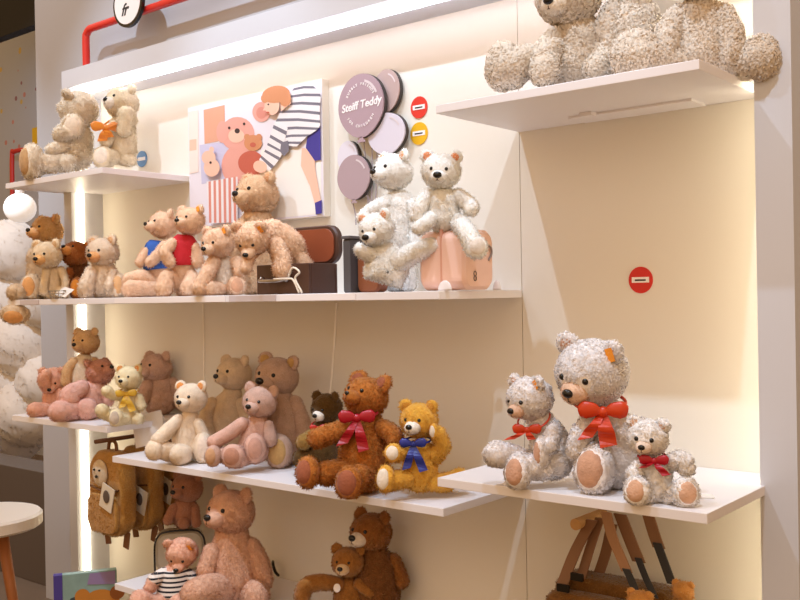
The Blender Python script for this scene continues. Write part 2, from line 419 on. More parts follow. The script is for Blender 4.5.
        for tx, ty, tw in tails:
            e = R.L(tx, ty, bq+3); w_ = R.r(tw, bq)/2
            P = catmull([k, (k*.5+e*.5)+np.array([0, -s_*.16, 0]), e], 5); V = []; n_ = len(P)
            for i, p in enumerate(P):
                f_ = min(1, .4+1.2*i/n_)*w_; th_ = .0012; wv = .12*s_*math.sin(i*1.1)
                V += [[p[0]-f_, p[1]+wv-th_, p[2]], [p[0]+f_, p[1]+wv*.3-th_, p[2]+(f_*.5 if i == n_-1 else 0)], [p[0]+f_, p[1]+wv*.3+th_, p[2]+(f_*.5 if i == n_-1 else 0)], [p[0]-f_, p[1]+wv+th_, p[2]]]
            F = [(i*4+k_, i*4+(k_+1) % 4, (i+1)*4+(k_+1) % 4, (i+1)*4+k_) for i in range(n_-1) for k_ in range(4)]
            F += [(0, 1, 2, 3), tuple((n_-1)*4+k_ for k_ in (3, 2, 1, 0))]
            MB().add(V, F).build('tail', bm, bo)
    return root, R, hd
def stripe_mat():
    if 'striped_jersey' in MATS: return MATS['striped_jersey']
    m = bpy.data.materials.new('striped_jersey'); m.use_nodes = True; nt = m.node_tree; b = nt.nodes['Principled BSDF']; b.inputs['Roughness'].default_value = .9
    tc = nt.nodes.new('ShaderNodeTexCoord'); sp = nt.nodes.new('ShaderNodeSeparateXYZ'); nt.links.new(tc.outputs['Object'], sp.inputs[0])
    a = nt.nodes.new('ShaderNodeMath'); a.operation = 'MULTIPLY'; a.inputs[1].default_value = 62; nt.links.new(sp.outputs['Z'], a.inputs[0])
    f_ = nt.nodes.new('ShaderNodeMath'); f_.operation = 'FRACT'; nt.links.new(a.outputs[0], f_.inputs[0])
    r = nt.nodes.new('ShaderNodeValToRGB'); r.color_ramp.interpolation = 'CONSTANT'; r.color_ramp.elements[0].color = lin('20242e')+[1]
    r.color_ramp.elements[1].position = .42; r.color_ramp.elements[1].color = lin('ece6e0')+[1]
    nt.links.new(f_.outputs[0], r.inputs[0]); nt.links.new(r.outputs[0], b.inputs['Base Color']); MATS['striped_jersey'] = m; return m

# ------------------------------------------------------------------ structure
WALLM = mat('white_wall_paint', 'e6e0d4', .75, bump=.05, bscale=30)
FRM = mat('white_lacquered_frame', 'cfd0d6', .5)
GREY = mat('grey_wall_paint', 'b1afb1', .8, bump=.05, bscale=40)
SHM = mat('white_shelf_board', 'ece8ea', .4)
LED = mat('led_diffuser', 'fff6e6', .5, emit='fff0cf', es=8.0)
LEDT = mat('led_diffuser_cool', 'ffffff', .5, emit='f1f0ff', es=11)
GROOVE = mat('panel_joint', 'b09c86', .9)
ZC = 1.5
XL, XLi, XRi, XRo = -3.99, -3.93, -.837, -.7456
FY = -.165; ZT = ZC+1.056; ZFI = ZC+.975; ZB = ZC+.941; X0 = -1.634
def struct(name, mb, m, **k): return mb.build(name, m, kind='structure', **k)
b = MB(); b.box(XLi, X0-.0012, 0, .02, 0, ZB); b.box(X0+.0012, XRi, 0, .02, 0, ZB); struct('wall_back', b, WALLM)
struct('trim_1', MB().box(X0-.006, X0+.006, .012, .03, .0, ZB), GROOVE)
b = MB(); b.box(XL, XRo, FY, FY+.02, ZFI, ZT); b.box(XL, XRo, FY+.02, .0, ZT-.02, ZT)
V = [[XL, FY+.02, ZFI], [XRo, FY+.02, ZFI], [XRo, 0, ZB], [XL, 0, ZB], [XL, FY+.02, ZFI+.02], [XRo, FY+.02, ZFI+.02], [XRo, 0, ZB+.02], [XL, 0, ZB+.02]]
b.add(V, [(0, 1, 2, 3), (7, 6, 5, 4), (0, 4, 5, 1), (2, 6, 7, 3)]); struct('trim_2', b, FRM)
b = MB(); b.box(XL, XLi, FY, .0, 0, ZFI-.0005); struct('trim_3', b, FRM)
b = MB(); b.box(XRi, XRo, FY, .0, 0, ZFI-.0005); struct('trim_4', b, FRM)
XE = atY(41, 330, 0)[0]
b = MB(); b.box(XE, XL, 0, .06, 0, 4.2); b.box(XL, XRo, 0, .06, ZT, 4.2); b.box(XRo, 1.2, 0, .06, 0, 4.2); b.box(XL, XLi, 0, .06, 0, ZT); b.box(XRi, XRo, 0, .06, 0, ZT); b.box(XLi, XRi, 0.03, .06, 0, ZT)
struct('wall_front', b, GREY)
FLR = mat('walnut_floor', '6e5844', .5, noise=.3, nscale=4)
struct('floor', MB().box(-12.5, 2.5, -5, 6, -.05, 0), FLR)
# dotted wallpaper in the space beyond the wall's end
m = bpy.data.materials.new('dotted_wallpaper'); m.use_nodes = True; nt = m.node_tree; bs = nt.nodes['Principled BSDF']; bs.inputs['Roughness'].default_value = .8
tc = nt.nodes.new('ShaderNodeTexCoord'); vo = nt.nodes.new('ShaderNodeTexVoronoi'); vo.inputs['Scale'].default_value = 8; nt.links.new(tc.outputs['Object'], vo.inputs['Vector'])
ra = nt.nodes.new('ShaderNodeValToRGB'); ra.color_ramp.interpolation = 'CONSTANT'; ra.color_ramp.elements[0].color = (1, 1, 1, 1); ra.color_ramp.elements[1].position = .2; ra.color_ramp.elements[1].color = (0, 0, 0, 1)
nt.links.new(vo.outputs['Distance'], ra.inputs[0])
ra2 = nt.nodes.new('ShaderNodeValToRGB'); ra2.color_ramp.interpolation = 'CONSTANT'
for i, (p, c) in enumerate([(0, 'c08a86'), (.35, 'cbb26a'), (.6, '94707c'), (.8, 'd8a8a0')]):
    e = ra2.color_ramp.elements[i] if i < 2 else ra2.color_ramp.elements.new(p)
    e.position = p; e.color = lin(c)+[1]
sx = nt.nodes.new('ShaderNodeSeparateXYZ'); nt.links.new(vo.outputs['Color'], sx.inputs[0]); nt.links.new(sx.outputs[0], ra2.inputs[0])
mx = nt.nodes.new('ShaderNodeMix'); mx.data_type = 'RGBA'; mx.inputs[6].default_value = lin('b4b9c6')+[1]
nt.links.new(ra.outputs[0], mx.inputs[0]); nt.links.new(ra2.outputs[0], mx.inputs[7]); nt.links.new(mx.outputs[2], bs.inputs['Base Color'])
struct('wall_left', MB().box(-12.0, -3.5, 2.4, 2.5, 0, 5), m)
P = atY(34, 25, 1.0); P2 = atY(0, 38, 1.0)
struct('ceiling', MB().box(-9, XE-.03, .96, 1.04, P[2]-.02, P[2]+1.2), mat('black_ceiling', '120f0e', .8))
struct('wall_far', MB().box(-12.1, -12.0, -3, 2.5, 0, 5), GREY)

# led strips
def led(nm, mb, label, m=None): return tag(mb.build(nm, m or LED), label, 'light strip')
led('led_strip', MB().box(XLi, XLi+.012, -.137, -.108, .2, ZFI-.03), 'vertical white light strip glowing on the left side of the recess')
led('led_strip', MB().box(XRi-.012, XRi, -.12, -.10, .2, ZFI-.03), 'vertical light strip behind the right frame post of the recess')
b = MB(); b.box(XLi+.02, XRi-.02, -.12, -.10, ZFI-.026, ZFI-.018); led('led_strip', b, 'long light strip under the top of the shelf recess', LEDT)

# ------------------------------------------------------------------ shelves
def shelf(label, x0, x1, y0, zt, th=.024, bracket=False, rails=()):
    o = empty('wall_shelf', (0, 0, zt), label, 'shelf')
    MB().box(x0, x1, y0, -.0008, -th, 0).build('board', SHM, o, bevel=.0015)
    for a, c, mm in rails:
        MB().box(a, c, y0-.003, y0-.0005, -th+.002, -.002).build('price_rail', mm, o)
    if bracket:
        b = MB(); b.box(x0+.25, x0+.62, -.13, -.03, -th-.007, -th-.0005); b.box(x0+.3, x0+.34, -.16, -.13, -th-.012, -th-.0005); b.build('bracket', SHM, o)
    return o
zU, z4, z3, z2, zLU, zL3, zB0 = [ZC+v for v in (.5355, -.494, -.604, .0113, .5227, -.4936, -1.10)]
RL = mat('clear_grey_rail', 'cdc2c4', .3); RL2 = mat('white_rail', 'f4eeee', .3)
shelf('wide upper shelf at the right carrying the big curly bears', X0, -.868, -.437, zU, bracket=True)
shelf('shelf at the right carrying three white bears with red ribbons', -1.574, -.826, -.538, z4)
shelf('long lower shelf carrying the brown, pink and golden bears', -3.239, -1.632, -.437, z3)
shelf('long middle shelf reaching from the far left to the pink suitcase', -4.01, X0, -.437, z2, rails=[(-3.9, -3.75, RL), (-3.2, -2.55, RL2), (-2.53, -2.3, RL), (-2.28, -1.95, RL2)])
shelf('small upper left shelf carrying two cream bears', -4.008, -3.269, -.437, zLU)
shelf('small lower left shelf carrying pink bears and a yellow bear', -3.99, -3.27, -.437, zL3)
shelf('bottom shelf carrying the striped shirt bear and the big pink bear', -3.239, -1.632, -.437, zB0)

# thin white cables on the back wall
for (a, b_, c, d) in ((203, 304, 204, 384), (336.5, 303, 330, 395)):
    p, q_ = atY(a, b_, -.004), atY(c, d, -.004)
    tag(MB().tube([p, (p+q_)/2+np.array([.003, 0, 0]), q_], .0036, 6).build('cable', mat('white_cable', 'fffaf0', .5)), 'thin white cable on the wall '+('left' if a < 300 else 'right, slanting')+' below the middle shelf', 'cable')

# ------------------------------------------------------------------ wall stickers
def disc(c, rx_, rz_, y, th, n=40):
    return [[c[0]+rx_*math.cos(2*math.pi*i/n), y, c[2]+rz_*math.sin(2*math.pi*i/n)] for i in range(n)]
def text(body, loc, size, m, parent, rot=0, sx_=1, ext=.0006, shear=0, name='lettering'):
    cu = bpy.data.curves.new('t', 'FONT'); cu.body = body; cu.size = size; cu.align_x = 'CENTER'; cu.align_y = 'CENTER'; cu.extrude = ext; cu.offset = size*.022; cu.shear = shear
    to = bpy.data.objects.new('t', cu); C.objects.link(to)
    dg = bpy.context.evaluated_depsgraph_get(); me = bpy.data.meshes.new_from_object(to.evaluated_get(dg))
    bpy.data.objects.remove(to); me.materials.clear(); me.materials.append(m)
    me.transform(Matrix.Translation(loc)@Matrix.Rotation(rot, 4, 'Y')@Matrix.Rotation(math.pi/2, 4, 'X')@Matrix.Scale(sx_, 4, (1, 0, 0)))
    o = bpy.data.objects.new(name, me); C.objects.link(o)
    if parent: o.parent = parent
    return o
WHT = mat('white_print', 'f2ecea', .6); BLK = mat('black_print', '2a2626', .6)
def pxX(px, py, Y): return atY(px+1, py, Y)[0]-atY(px, py, Y)[0]
def pxZ(px, py, Y): return atY(px, py-1, Y)[2]-atY(px, py, Y)[2]
for px, py, rx_, rz_, col, lab in ((419.5, 107.5, 8.3, 11, 'd8342a', 'round red sticker above the yellow one beside the balloons'), (419.5, 133.5, 8.6, 11.3, 'e3ae1e', 'round yellow sticker below the red one beside the balloons'),
                              (641, 280, 12, 13.3, 'cf2420', 'round red sticker with white bar alone on the right wall'), (142.3, 159, 5, 8, '4a7fb4', 'round blue sticker on the wall beside the upper left shelf')):
    c = atY(px, py, 0); a, b_ = rx_*pxX(px, py, 0), rz_*pxZ(px, py, 0)
    o = MB().poly(disc(c, a, b_, -.0005, 0), .003, (0, -1, 0)).build('sticker', mat('sticker_'+col, col, .4)); tag(o, lab, 'sticker')
    MB().box(c[0]-a*.72, c[0]+a*.72, -.0045, -.0036, c[2]-b_*.2, c[2]+b_*.22).build('bar', WHT, o)
    if col != '4a7fb4':
        MB().box(c[0]-a*.45, c[0]+a*.45, -.0052, -.0046, c[2]-b_*.07, c[2]+b_*.05).build('print', BLK, o)

# ------------------------------------------------------------------ balloon cut-outs
SIDE = mat('dark_board_edge', '3a3430', .6)
def balloon(px, py, rx_, rz_, col, Y, lab, knot=True, edge=True):
    c = atY(px, py, Y); a, b_ = rx_*pxX(px, py, Y), rz_*pxZ(px, py, Y); n = 44; P = []
    for i in range(n):
        t = 2*math.pi*i/n; x, z = math.cos(t), math.sin(t)
        if z < 0: x *= 1-.16*z*z
        P.append([c[0]+a*x, Y, c[2]+b_*z])
    o = MB().poly(P, .006, (0, -1, 0)).build('balloon_cutout', mat('balloon_'+col, col, .55)); tag(o, lab, 'wall decoration', 'balloon cut-outs on the wall')
    Pb = [[c[0]+(p[0]-c[0])*1.0+.004, Y+.0005, c[2]+(p[2]-c[2])*1.0] for p in P]
    MB().poly(Pb, .012, (0, 1, 0)).build('backing_board', SIDE if edge else FRM, o)
    if knot: MB().poly([[c[0]-a*.18, Y-.001, c[2]-b_*1.14], [c[0]+a*.18, Y-.001, c[2]-b_*1.14], [c[0]+a*.05, Y-.001, c[2]-b_*.97], [c[0]-a*.05, Y-.001, c[2]-b_*.97]], .005, (0, -1, 0)).build('knot', mat('balloon_'+col, col, .55), o)
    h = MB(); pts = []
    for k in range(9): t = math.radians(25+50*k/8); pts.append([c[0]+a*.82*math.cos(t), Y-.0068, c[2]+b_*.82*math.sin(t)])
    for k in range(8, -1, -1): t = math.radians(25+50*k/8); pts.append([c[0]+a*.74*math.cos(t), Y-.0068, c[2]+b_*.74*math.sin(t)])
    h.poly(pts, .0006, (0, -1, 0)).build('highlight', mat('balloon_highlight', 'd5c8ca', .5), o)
    return o, c, a, b_
balloon(348.5, 158, 10, 17, 'dcd6de', -.018, 'very pale balloon cut-out half hidden behind the small mauve balloon')
balloon(387, 91, 13, 21.5, 'b79e98', -.022, 'rose-brown balloon cut-out behind the lettered one')
balloon(387, 134, 18.5, 21, 'd3ccd6', -.036, 'pale lilac balloon cut-out below the rose-brown one')
balloon(354.3, 177.5, 16.2, 22.5, 'ab9498', -.036, 'small plain mauve balloon cut-out at the lower left of the bunch')
o, c, a, b_ = balloon(361.5, 106, 22.6, 32, 'a98f96', -.05, 'largest mauve balloon cut-out with white lettering')
text('Steiff Teddy', (c[0]+a*.03, -.0568, c[2]+b_*.03), a*.365, WHT, o, rot=math.radians(-4), shear=.2)
for k, ch in enumerate('ALWAYS & FRESH'):
    pass
for word, rr, t0, t1, flip in (('BUBBLY FRIENDS', .66, 150, 30, 0), ('FOR CHILDREN', .66, 215, 325, 1)):
    for k, ch in enumerate(word):
        t = math.radians(t0+(t1-t0)*k/(len(word)-1))
        if ch != ' ': text(ch, (c[0]+a*rr*math.cos(t), -.0568, c[2]+b_*.02+b_*rr*math.sin(t)), a*.12, WHT, o, rot=-(t-math.pi/2) if not flip else -(t+math.pi/2))
for i, (a_, b2, c_, d_) in enumerate(((364, 141, 368, 206), (372, 142, 371, 208), (377, 150, 375, 208), (353, 203, 356, 225), (366, 190, 372, 215))):
    p, q_ = atY(a_, b2, -.02), atY(c_, d_, -.02)
    tag(MB().tube([p, (p+q_)/2+np.array([.004, 0, 0]), q_], .0022, 6).build('balloon_string', mat('grey_string', 'a69aa0', .7)), 'thin grey balloon string on the wall, '+('leftmost of the long ones below the lettered balloon', 'second long one from the left', 'rightmost long one, just under the pale lilac balloon', 'hanging straight from the small plain mauve balloon', 'short slanting one right of the small mauve balloon')[i], 'string', 'balloon strings')

# ------------------------------------------------------------------ picture on the wall
PY = -.035
def P_(x, y, k=0): q_ = atY(x, y, PY); return [q_[0], PY-.0012-.00022*k, q_[2]]
CVC = {0: 'e6dfe6', 1: 'dba184', 2: 'e2a293', 3: 'c2604c', 4: 'cf8c62', 5: 'f0c0a8', 6: 'eae5e6', 7: '77737f', 8: '40378e', 9: 'c8c4dc', 10: 'f1ece4', 11: 'd88c7c', 12: '3a2a28', 13: 'f4ddd2'}
b = MB(); tl = atY(188, 109, PY); trr = atY(322, 77, PY); br = atY(323, 216, PY)
x0_, x1_, zt_, zb_ = tl[0], trr[0], (tl[2]+trr[2])/2, br[2]
b.box(x0_, x1_, PY, -.001, zb_, zt_)
pic = tag(b.build('wall_picture', mat('canvas_edge', 'e9e0d2', .7)), 'large canvas photo of a child in a striped top bending over pink bears', 'picture')
b = MB(); K = [1]
def pl(pts, m): K[0] += 1; b.poly([P_(x, y, K[0]) for x, y in pts], .0002, (0, -1, 0), m)
def el(x, y, a, c, m, rot=0, n=24):
    ca, sa = math.cos(rot), math.sin(rot); pl([(x+a*math.cos(2*math.pi*i/n)*ca-c*math.sin(2*math.pi*i/n)*sa, y+a*math.cos(2*math.pi*i/n)*sa+c*math.sin(2*math.pi*i/n)*ca) for i in range(n)], m)
b.box(x0_+.002, x1_-.002, PY-.0012, PY-.0002, zb_+.002, zt_-.002, 0)
pl([(200, 145), (240, 140), (240, 178), (202, 184)], 9); pl([(262, 150), (321, 148), (322, 214), (240, 221)], 10)
pl([(204, 110), (225, 105), (225.5, 140), (205, 144)], 1)
pl([(189, 112), (199, 110), (199, 172), (190, 174)], 13); pl([(190, 140), (197, 139), (197, 150), (190, 151)], 5)
el(242, 166, 20, 22, 2); el(238, 134, 17, 17, 2); el(262, 112, 9, 10, 2); el(223, 132, 6, 11, 2); el(262, 113, 5, 6, 11); el(237, 136, 8, 7, 5); el(238, 131, 2.6, 2.6, 12); el(230, 128, 1.2, 1.4, 12); el(245, 124, 1.2, 1.4, 12)
el(252, 163, 13, 12, 3); el(254, 143, 9, 8, 4); el(248, 137, 3, 3, 4); el(260, 137, 3, 3, 4); el(254, 145, 3, 2.4, 3)
# legs, shorts, socks
pl([(303, 148), (316, 150), (316, 168), (321.5, 198), (322.5, 203), (316, 204), (311, 186), (302, 166)], 5)
pl([(309, 132), (321.5, 126), (322, 160), (316, 161), (307, 148)], 8); pl([(316, 203), (323, 200), (323, 213.5), (317, 214.5)], 8)
# striped top, arm
Lo = [(297, 86), (290, 96), (284, 106), (280, 116), (276, 128), (277, 140), (283, 148)]; Ro = [(312, 84), (321.5, 94), (321.5, 106), (321.5, 118), (321, 128), (309, 137), (299, 147)]
Lo = catmull([(x, y, 0) for x, y in Lo], 4)[:, :2]; Ro = catmull([(x, y, 0) for x, y in Ro], 4)[:, :2]
for k in range(len(Lo)-1):
    m_ = lambda a, c: ((a[0]+c[0])/2, (a[1]+c[1])/2-1.2)
    pl([Lo[k], m_(Lo[k], Ro[k]), Ro[k], Ro[k+1], m_(Lo[k+1], Ro[k+1]), Lo[k+1]], 7 if k % 3 == 1 else 6)
A0 = catmull([(277, 122, 0), (272, 138, 0), (268, 150, 0), (262, 160, 0)], 5)[:, :2]; A1 = catmull([(290, 128, 0), (286, 146, 0), (283, 158, 0), (272, 172, 0)], 5)[:, :2]
for k in range(len(A0)-1): pl([A0[k], A1[k], A1[k+1], A0[k+1]], 7 if k % 3 == 1 else 6)
pl([(284, 143), (291, 141), (292, 151), (287, 157), (283, 152)], 7)
el(263, 167, 7, 6, 5, .4); pl([(283, 100), (291, 92), (294, 104), (284, 112)], 5)
el(275, 106, 7.5, 9.5, 5); el(279, 95, 14, 8.5, 4, -.15); el(288, 99, 6, 8, 4); el(268, 99, 4, 4.5, 4); el(271.5, 105, .9, .9, 12); pl([(267.5, 108), (266, 111), (269, 111)], 5); el(271, 113, 1.8, .8, 3)
# small bear and striped box
el(215, 168, 8, 9, 5); el(212, 158, 7, 7, 5); el(215, 150, 2.4, 3, 5); el(214, 163, 1.2, 1.3, 12)
pl([(210, 182), (241, 177), (241, 222), (213, 224)], 6)
for k in range(6): x = 212+k*5; pl([(x, 182-.9*k), (x+2.4, 181.6-.9*k), (x+3, 223), (x+.6, 223)], 11)
b.build('canvas_print', [mat('print_'+CVC[i], CVC[i], .6) for i in range(14)], pic)

# ------------------------------------------------------------------ red tube with sign above the recess
RED = mat('red_tube_paint', 'd62f28', .35)
ty = -.09
p0 = atY(86.5, 68, ty); p1 = atY(85, 33, ty); far = atY(200, -8, ty)
P = [[p0[0], ty, ZT+.0005], [p0[0], ty, p1[2]-.03], [p0[0]+.008, ty, p1[2]-.006], [p0[0]+.03, ty, p1[2]+.01], [p0[0]+.07, ty, p1[2]+.012]]
P = [np.array(p) for p in catmull(P, 5)]+[np.array([-.9, ty, p1[2]+.012]), np.array([-.86, ty, ZT+.0005])]
tube_ = tag(MB().tube(P, .017, 14).build('tube_rail', RED, smooth=True), 'red tube rail running along the top of the recess', 'rail')
c = atY(129, 3, ty-.03); a_ = 15*pxX(129, 3, ty); 
sg = empty('round_sign', (c[0], ty-.03, c[2]), 'round white sign with black rim on the red tube', 'sign')
R_ = .105
MB().poly([[R_*math.cos(2*math.pi*i/40), .008, R_*math.sin(2*math.pi*i/40)] for i in range(40)], .016, (0, -1, 0)).build('rim', BLACK, sg)
MB().poly([[R_*.88*math.cos(2*math.pi*i/40), -.0082, R_*.88*math.sin(2*math.pi*i/40)] for i in range(40)], .002, (0, -1, 0)).build('face', WHT, sg)
text('fr', (-.02, -.011, -.03), .07, BLK, sg, shear=.4)

# ------------------------------------------------------------------ BEARS
def F_(px, py, a, b_, q, yaw, pit): return (px, py, a, b_, q, yaw, pit)
CR = 'd9c3a8'
# top right shelf, shaggy
bear('left shaggy beige bear on the upper right shelf, feet spread left', (572, 0, zU, -.2), 'f0dec8', (568, -3, 31, 8, -28, -12, 5), [(575, 62, 26), (578, 38, 24)],
     arms=[[(556, 40, 12, 8), (546, 56, 13, 22), (545, 72, 13, 34)], [(600, 48, 12, 6), (604, 58, 12, 16), (597, 68, 12, 26)]],
     legs=[{'p': [(556, 66, 13, 6), (530, 60, 14, 14), (512, 68, 19, 18)], 'foot': F_(503, 66, 19, 24, 14, -55, 5), 'pad': 0}, {'p': [(590, 72, 12, 6), (600, 76, 11, 10), (606, 76, 11, 14)]}], kind='curly', L=.012, padcol='b89878', earcol='f0dec8')
bear('middle shaggy beige bear on the upper right shelf, head above the picture', (633, 0, zU, -.13), 'f1dfca', (640, -38, 30, 6, -10, 0, 0), [(634, 55, 25), (634, 22, 24)],
     arms=[[(616, 10, 11), (608, 30, 12, 8), (612, 50, 12, 12)]],
     legs=[{'p': [(640, 60, 14, 8), (650, 64, 15, 22)]}], kind='curly', L=.012, padcol='b89878')
bear('right shaggy beige bear on the upper right shelf, foot sticking out over the edge', (697, 0, zU, -.2), 'f1dfca', (698, -30, 30, 12, -10, -12, 0), [(700, 60, 30), (700, 26, 27)],
     arms=[[(678, 18, 11, 8), (668, 36, 12, 16), (664, 54, 12, 22)], [(722, 16, 11, 6), (730, 36, 12, 10), (730, 56, 12, 12)]],
     legs=[{'p': [(684, 62, 15, 8), (660, 58, 19, 20), (640, 54, 22, 30)], 'foot': F_(636, 50, 24, 26, 30, -10, 5), 'pad': 0},
           {'p': [(720, 66, 15, 2), (742, 64, 15, 6), (758, 60, 17, 10)], 'foot': F_(762, 57, 18, 21, 12, 25, 5), 'pad': 0, 'free': 1}], kind='curly', L=.012, padcol='b89878')
# upper left shelf
bear('cream bear on the upper left shelf hiding its face behind a paw', (78, 0, zLU, -.24), 'eedcc2', (79, 110, 19.5, 2, -50, -55, -35), [(76, 155, 15), (78, 138, 14)],
     arms=[{'p': [(64, 138, 7, 4), (62, 134, 8, 12), (70, 130, 9, 17)], 'foot': F_(73, 126, 11, 12, 18, -10, -5)}, [(66, 146, 7, 6), (58, 148, 7, 10), (52, 150, 6, 12)]],
     legs=[{'p': [(70, 160, 9, 6), (52, 163, 9, 12), (38, 163, 10, 15)], 'foot': F_(32, 162, 12, 18, 14, -60, 0), 'free': 1, 'padcol': 'c9a274'}, [(74, 160, 8, 6), (66, 163, 8, 14)]], kind='plush', L=.009, padcol='efe0cb')
bear('cream bear with an orange scarf on the upper left shelf', (121, 0, zLU, -.14), 'e6d2b0', (122, 103, 16.5, 2, -55, 8, 0), [(122, 150, 14), (122, 128, 13)],
     arms=[[(130, 120, 7, 6), (126, 113, 8, 14), (124, 130, 7, 16)], [(112, 134, 6, 5), (106, 142, 6, 10)]], legs=[{'p': [(114, 156, 8, 5), (106, 158, 9, 12)], 'foot': F_(103, 157, 10, 11, 14, -20, 10)}, [(124, 158, 7, 4), (130, 160, 6.5, 6)]],
     muzcol='f2e8da', muz=.38, padcol='ece0d0', bow=((106, 128, 14), 14, 'd98428', [(102, 142, 9), (110, 138, 8)]))
# middle shelf, left group
bear('brown-headed bear at the left end of the middle shelf, one foot hanging down', (40, 0, z2, -.3), 'e2c4a0', (47, 231, 15.5, 2, -55, 5, 0), [(42, 284, 14), (42, 258, 14)],
     legs=[{'p': [(38, 285, 7, 4), (34, 288, 8, 12)], 'foot': F_(31, 286, 9.5, 13, 14, -25, 5)}, {'p': [(30, 292, 7, 6), (20, 303, 7.5, 16), (16, 312, 8, 17)], 'foot': F_(15, 314, 14, 10, 18, -20, -30), 'free': 1}],
     headcol='cc9c66', muzcol='e8ab72', muz=.6, padcol='e8ab6c', kind='plush', L=.008)
bear('small pale bear with orange snout in front of the brown-headed bear', (52, 0, z2, -.36), 'f0d4ae', (47, 255, 14.5, 6, -35, -8, 0), [(54, 288, 9), (53, 274, 8.5)],
     arms=[[(47, 270, 4, 4), (44, 284, 3.6, 8), (44, 291, 3.6, 8)], [(61, 270, 4, 4), (65, 280, 3.8, 8), (65, 290, 3.6, 8)]], legs=[[(58, 290, 5, 4), (64, 292, 5, 10)]], muzcol='e8aa6a', padcol='e0b888', L=.006)
bear('reddish brown bear with its nose raised between pale bears', (79, 0, z2, -.25), 'a8602a', (76, 254, 13.5, 3, -45, 28, 0), [(80, 286, 11), (79, 270, 10)], arms=[[(70, 272, 5, 4), (66, 282, 5, 8)]],
     legs=[{'p': [(80, 289, 6, 4), (78, 289, 6, 10)], 'foot': F_(77, 287, 7.5, 11, 12, -20, 5)}], muzcol='cf8440', padcol='dd8a34', belly='6e4020', L=.007)
bear('pale bear with orange snout looking left over a pad, right of the brown bear', (103, 0, z2, -.32), 'f0d4b6', (103, 252, 15.5, 4, -40, -6, 0), [(102, 287, 15), (103, 272, 13)],
     arms=[[(92, 272, 6, 6), (87, 284, 7, 12), (86, 291, 7, 12)], [(112, 274, 6, 6), (110, 286, 6, 12)]], legs=[{'p': [(110, 287, 8, 4), (117, 287, 8, 10)], 'foot': F_(119, 284, 9, 12.5, 10, -20, 5)}], muzcol='e8a468', padcol='e9b884', L=.008)
# middle group
PK = 'efc09c'
bear('bear in a blue shirt on the middle shelf looking left', (160, 0, z2, -.2), PK, (163, 225, 14.5, 0, -62, 6, 0), [(158, 284, 10), (155, 262, 10.5), (156, 250, 10)], arms=[[(165, 246, 6, 8), (159, 254, 5.5, 14), (150, 262, 5, 16)], [(146, 252, 5, 4), (140, 262, 4.5, 8)]],
     legs=[[(156, 286, 8, 4), (144, 278, 8, 10), (130, 280, 7.5, 12)], [(162, 288, 8, 8), (145, 288, 8.5, 16), (131, 288, 9, 20)]], shirt=('3463b8', 241, 270, 'plain'), L=.006)
bear('bear in a red shirt with a dark emblem on the middle shelf', (183, 0, z2, -.3), PK, (190, 221, 15, 3, -40, 4, 0), [(184, 284, 10), (182, 262, 12), (184, 246, 11.5)], arms=[[(172, 244, 6, 6), (165, 252, 6, 12), (170, 262, 5.5, 14)], [(194, 248, 6, 4), (198, 262, 6, 8)]],
     legs=[[(176, 284, 7, 4), (168, 276, 7, 10), (164, 287, 9, 16)], [(190, 276, 7.5, 4), (192, 282, 8, 12), (189, 288, 9, 18)]], shirt=('c8202c', 235, 266, 'plain'), tg=1, L=.006)
bear('curled up bear lying below the red shirt bear, white bib on its front', (222, 0, z2, -.34), PK, (218, 243, 16.5, 5, -42, -12, 0), [(226, 283, 12), (224, 268, 13)], arms=[[(214, 262, 7, 8), (206, 276, 7, 14), (200, 284, 8, 16)], [(236, 262, 6, 6), (240, 272, 6, 12)]],
     legs=[{'p': [(230, 286, 8, 4), (236, 287, 8, 12)], 'foot': F_(237, 286, 9, 10, 14, 0, 5)}, [(220, 288, 7, 8), (210, 289, 7.5, 16)]], belly='ecdccb', tg=1, padcol='d9a684', L=.007)
bear('large tan bear towering behind the brown suitcase', (258, 0, z2, -.12), 'e0b58c', (257, 195, 21.5, 0, -48, 4, 0), [(255, 280, 17), (256, 245, 18), (257, 222, 15)], arms=[[(244, 226, 8, 4), (236, 240, 8, 10), (232, 256, 8, 12)]], tg=None, L=.008, padcol='d8a070')
bear('tan bear bent head down over the brown suitcase', (262, 0, z2, -.405), PK, (253, 238, 18, 14, -28, -42, 0), [(298, 262, 9, -4), (290, 246, 15, 0), (272, 234, 15, 6)], arms=[[(252, 252, 6, 14), (247, 262, 6, 18), (246, 268, 6, 20)], [(276, 244, 9, 12), (282, 258, 9, 16), (283, 269, 10.5, 18)]],
     legs=[[(298, 256, 9, 0), (306, 268, 8, 2), (308, 276, 7, 4)]], tg=1, L=.007, clamp=False, padcol='e0b090')
# brown suitcase
def box_at(px, Y, Z): return np.array([xOn(px, Y, Z), Y, Z])
BRN = mat('dark_brown_leather', '4d2f22', .45, noise=.3, nscale=12); BIN = mat('chestnut_lining', '8e4526', .5, noise=.2, nscale=8); MET = mat('brushed_metal', 'b8b0a8', .3, metal=1)
a_ = box_at(257, -.385, z2); e_ = box_at(309, -.385, z2); Wd = e_[0]-a_[0]
sc = empty('open_suitcase', (a_[0], -.385, z2), 'open dark brown suitcase with a raised lid and white cords', 'suitcase')
b = MB(); b.box(0, Wd, 0, .012, 0, .1); b.box(0, Wd, .125, .137, 0, .1); b.box(0, .012, .012, .125, 0, .1); b.box(Wd-.012, Wd, .012, .125, 0, .1); b.box(0.01, Wd-.01, .01, .13, 0, .01); b.build('body', BRN, sc, bevel=.003)
b = MB(); b.rbox(.0, Wd, .14, .17, .1, .232, .05, axis='y', n=10); b.build('lid', BRN, sc)
b = MB(); b.rbox(.014, Wd-.014, .134, .1395, .108, .22, .042, axis='y', n=10); b.build('lid_lining', BIN, sc)
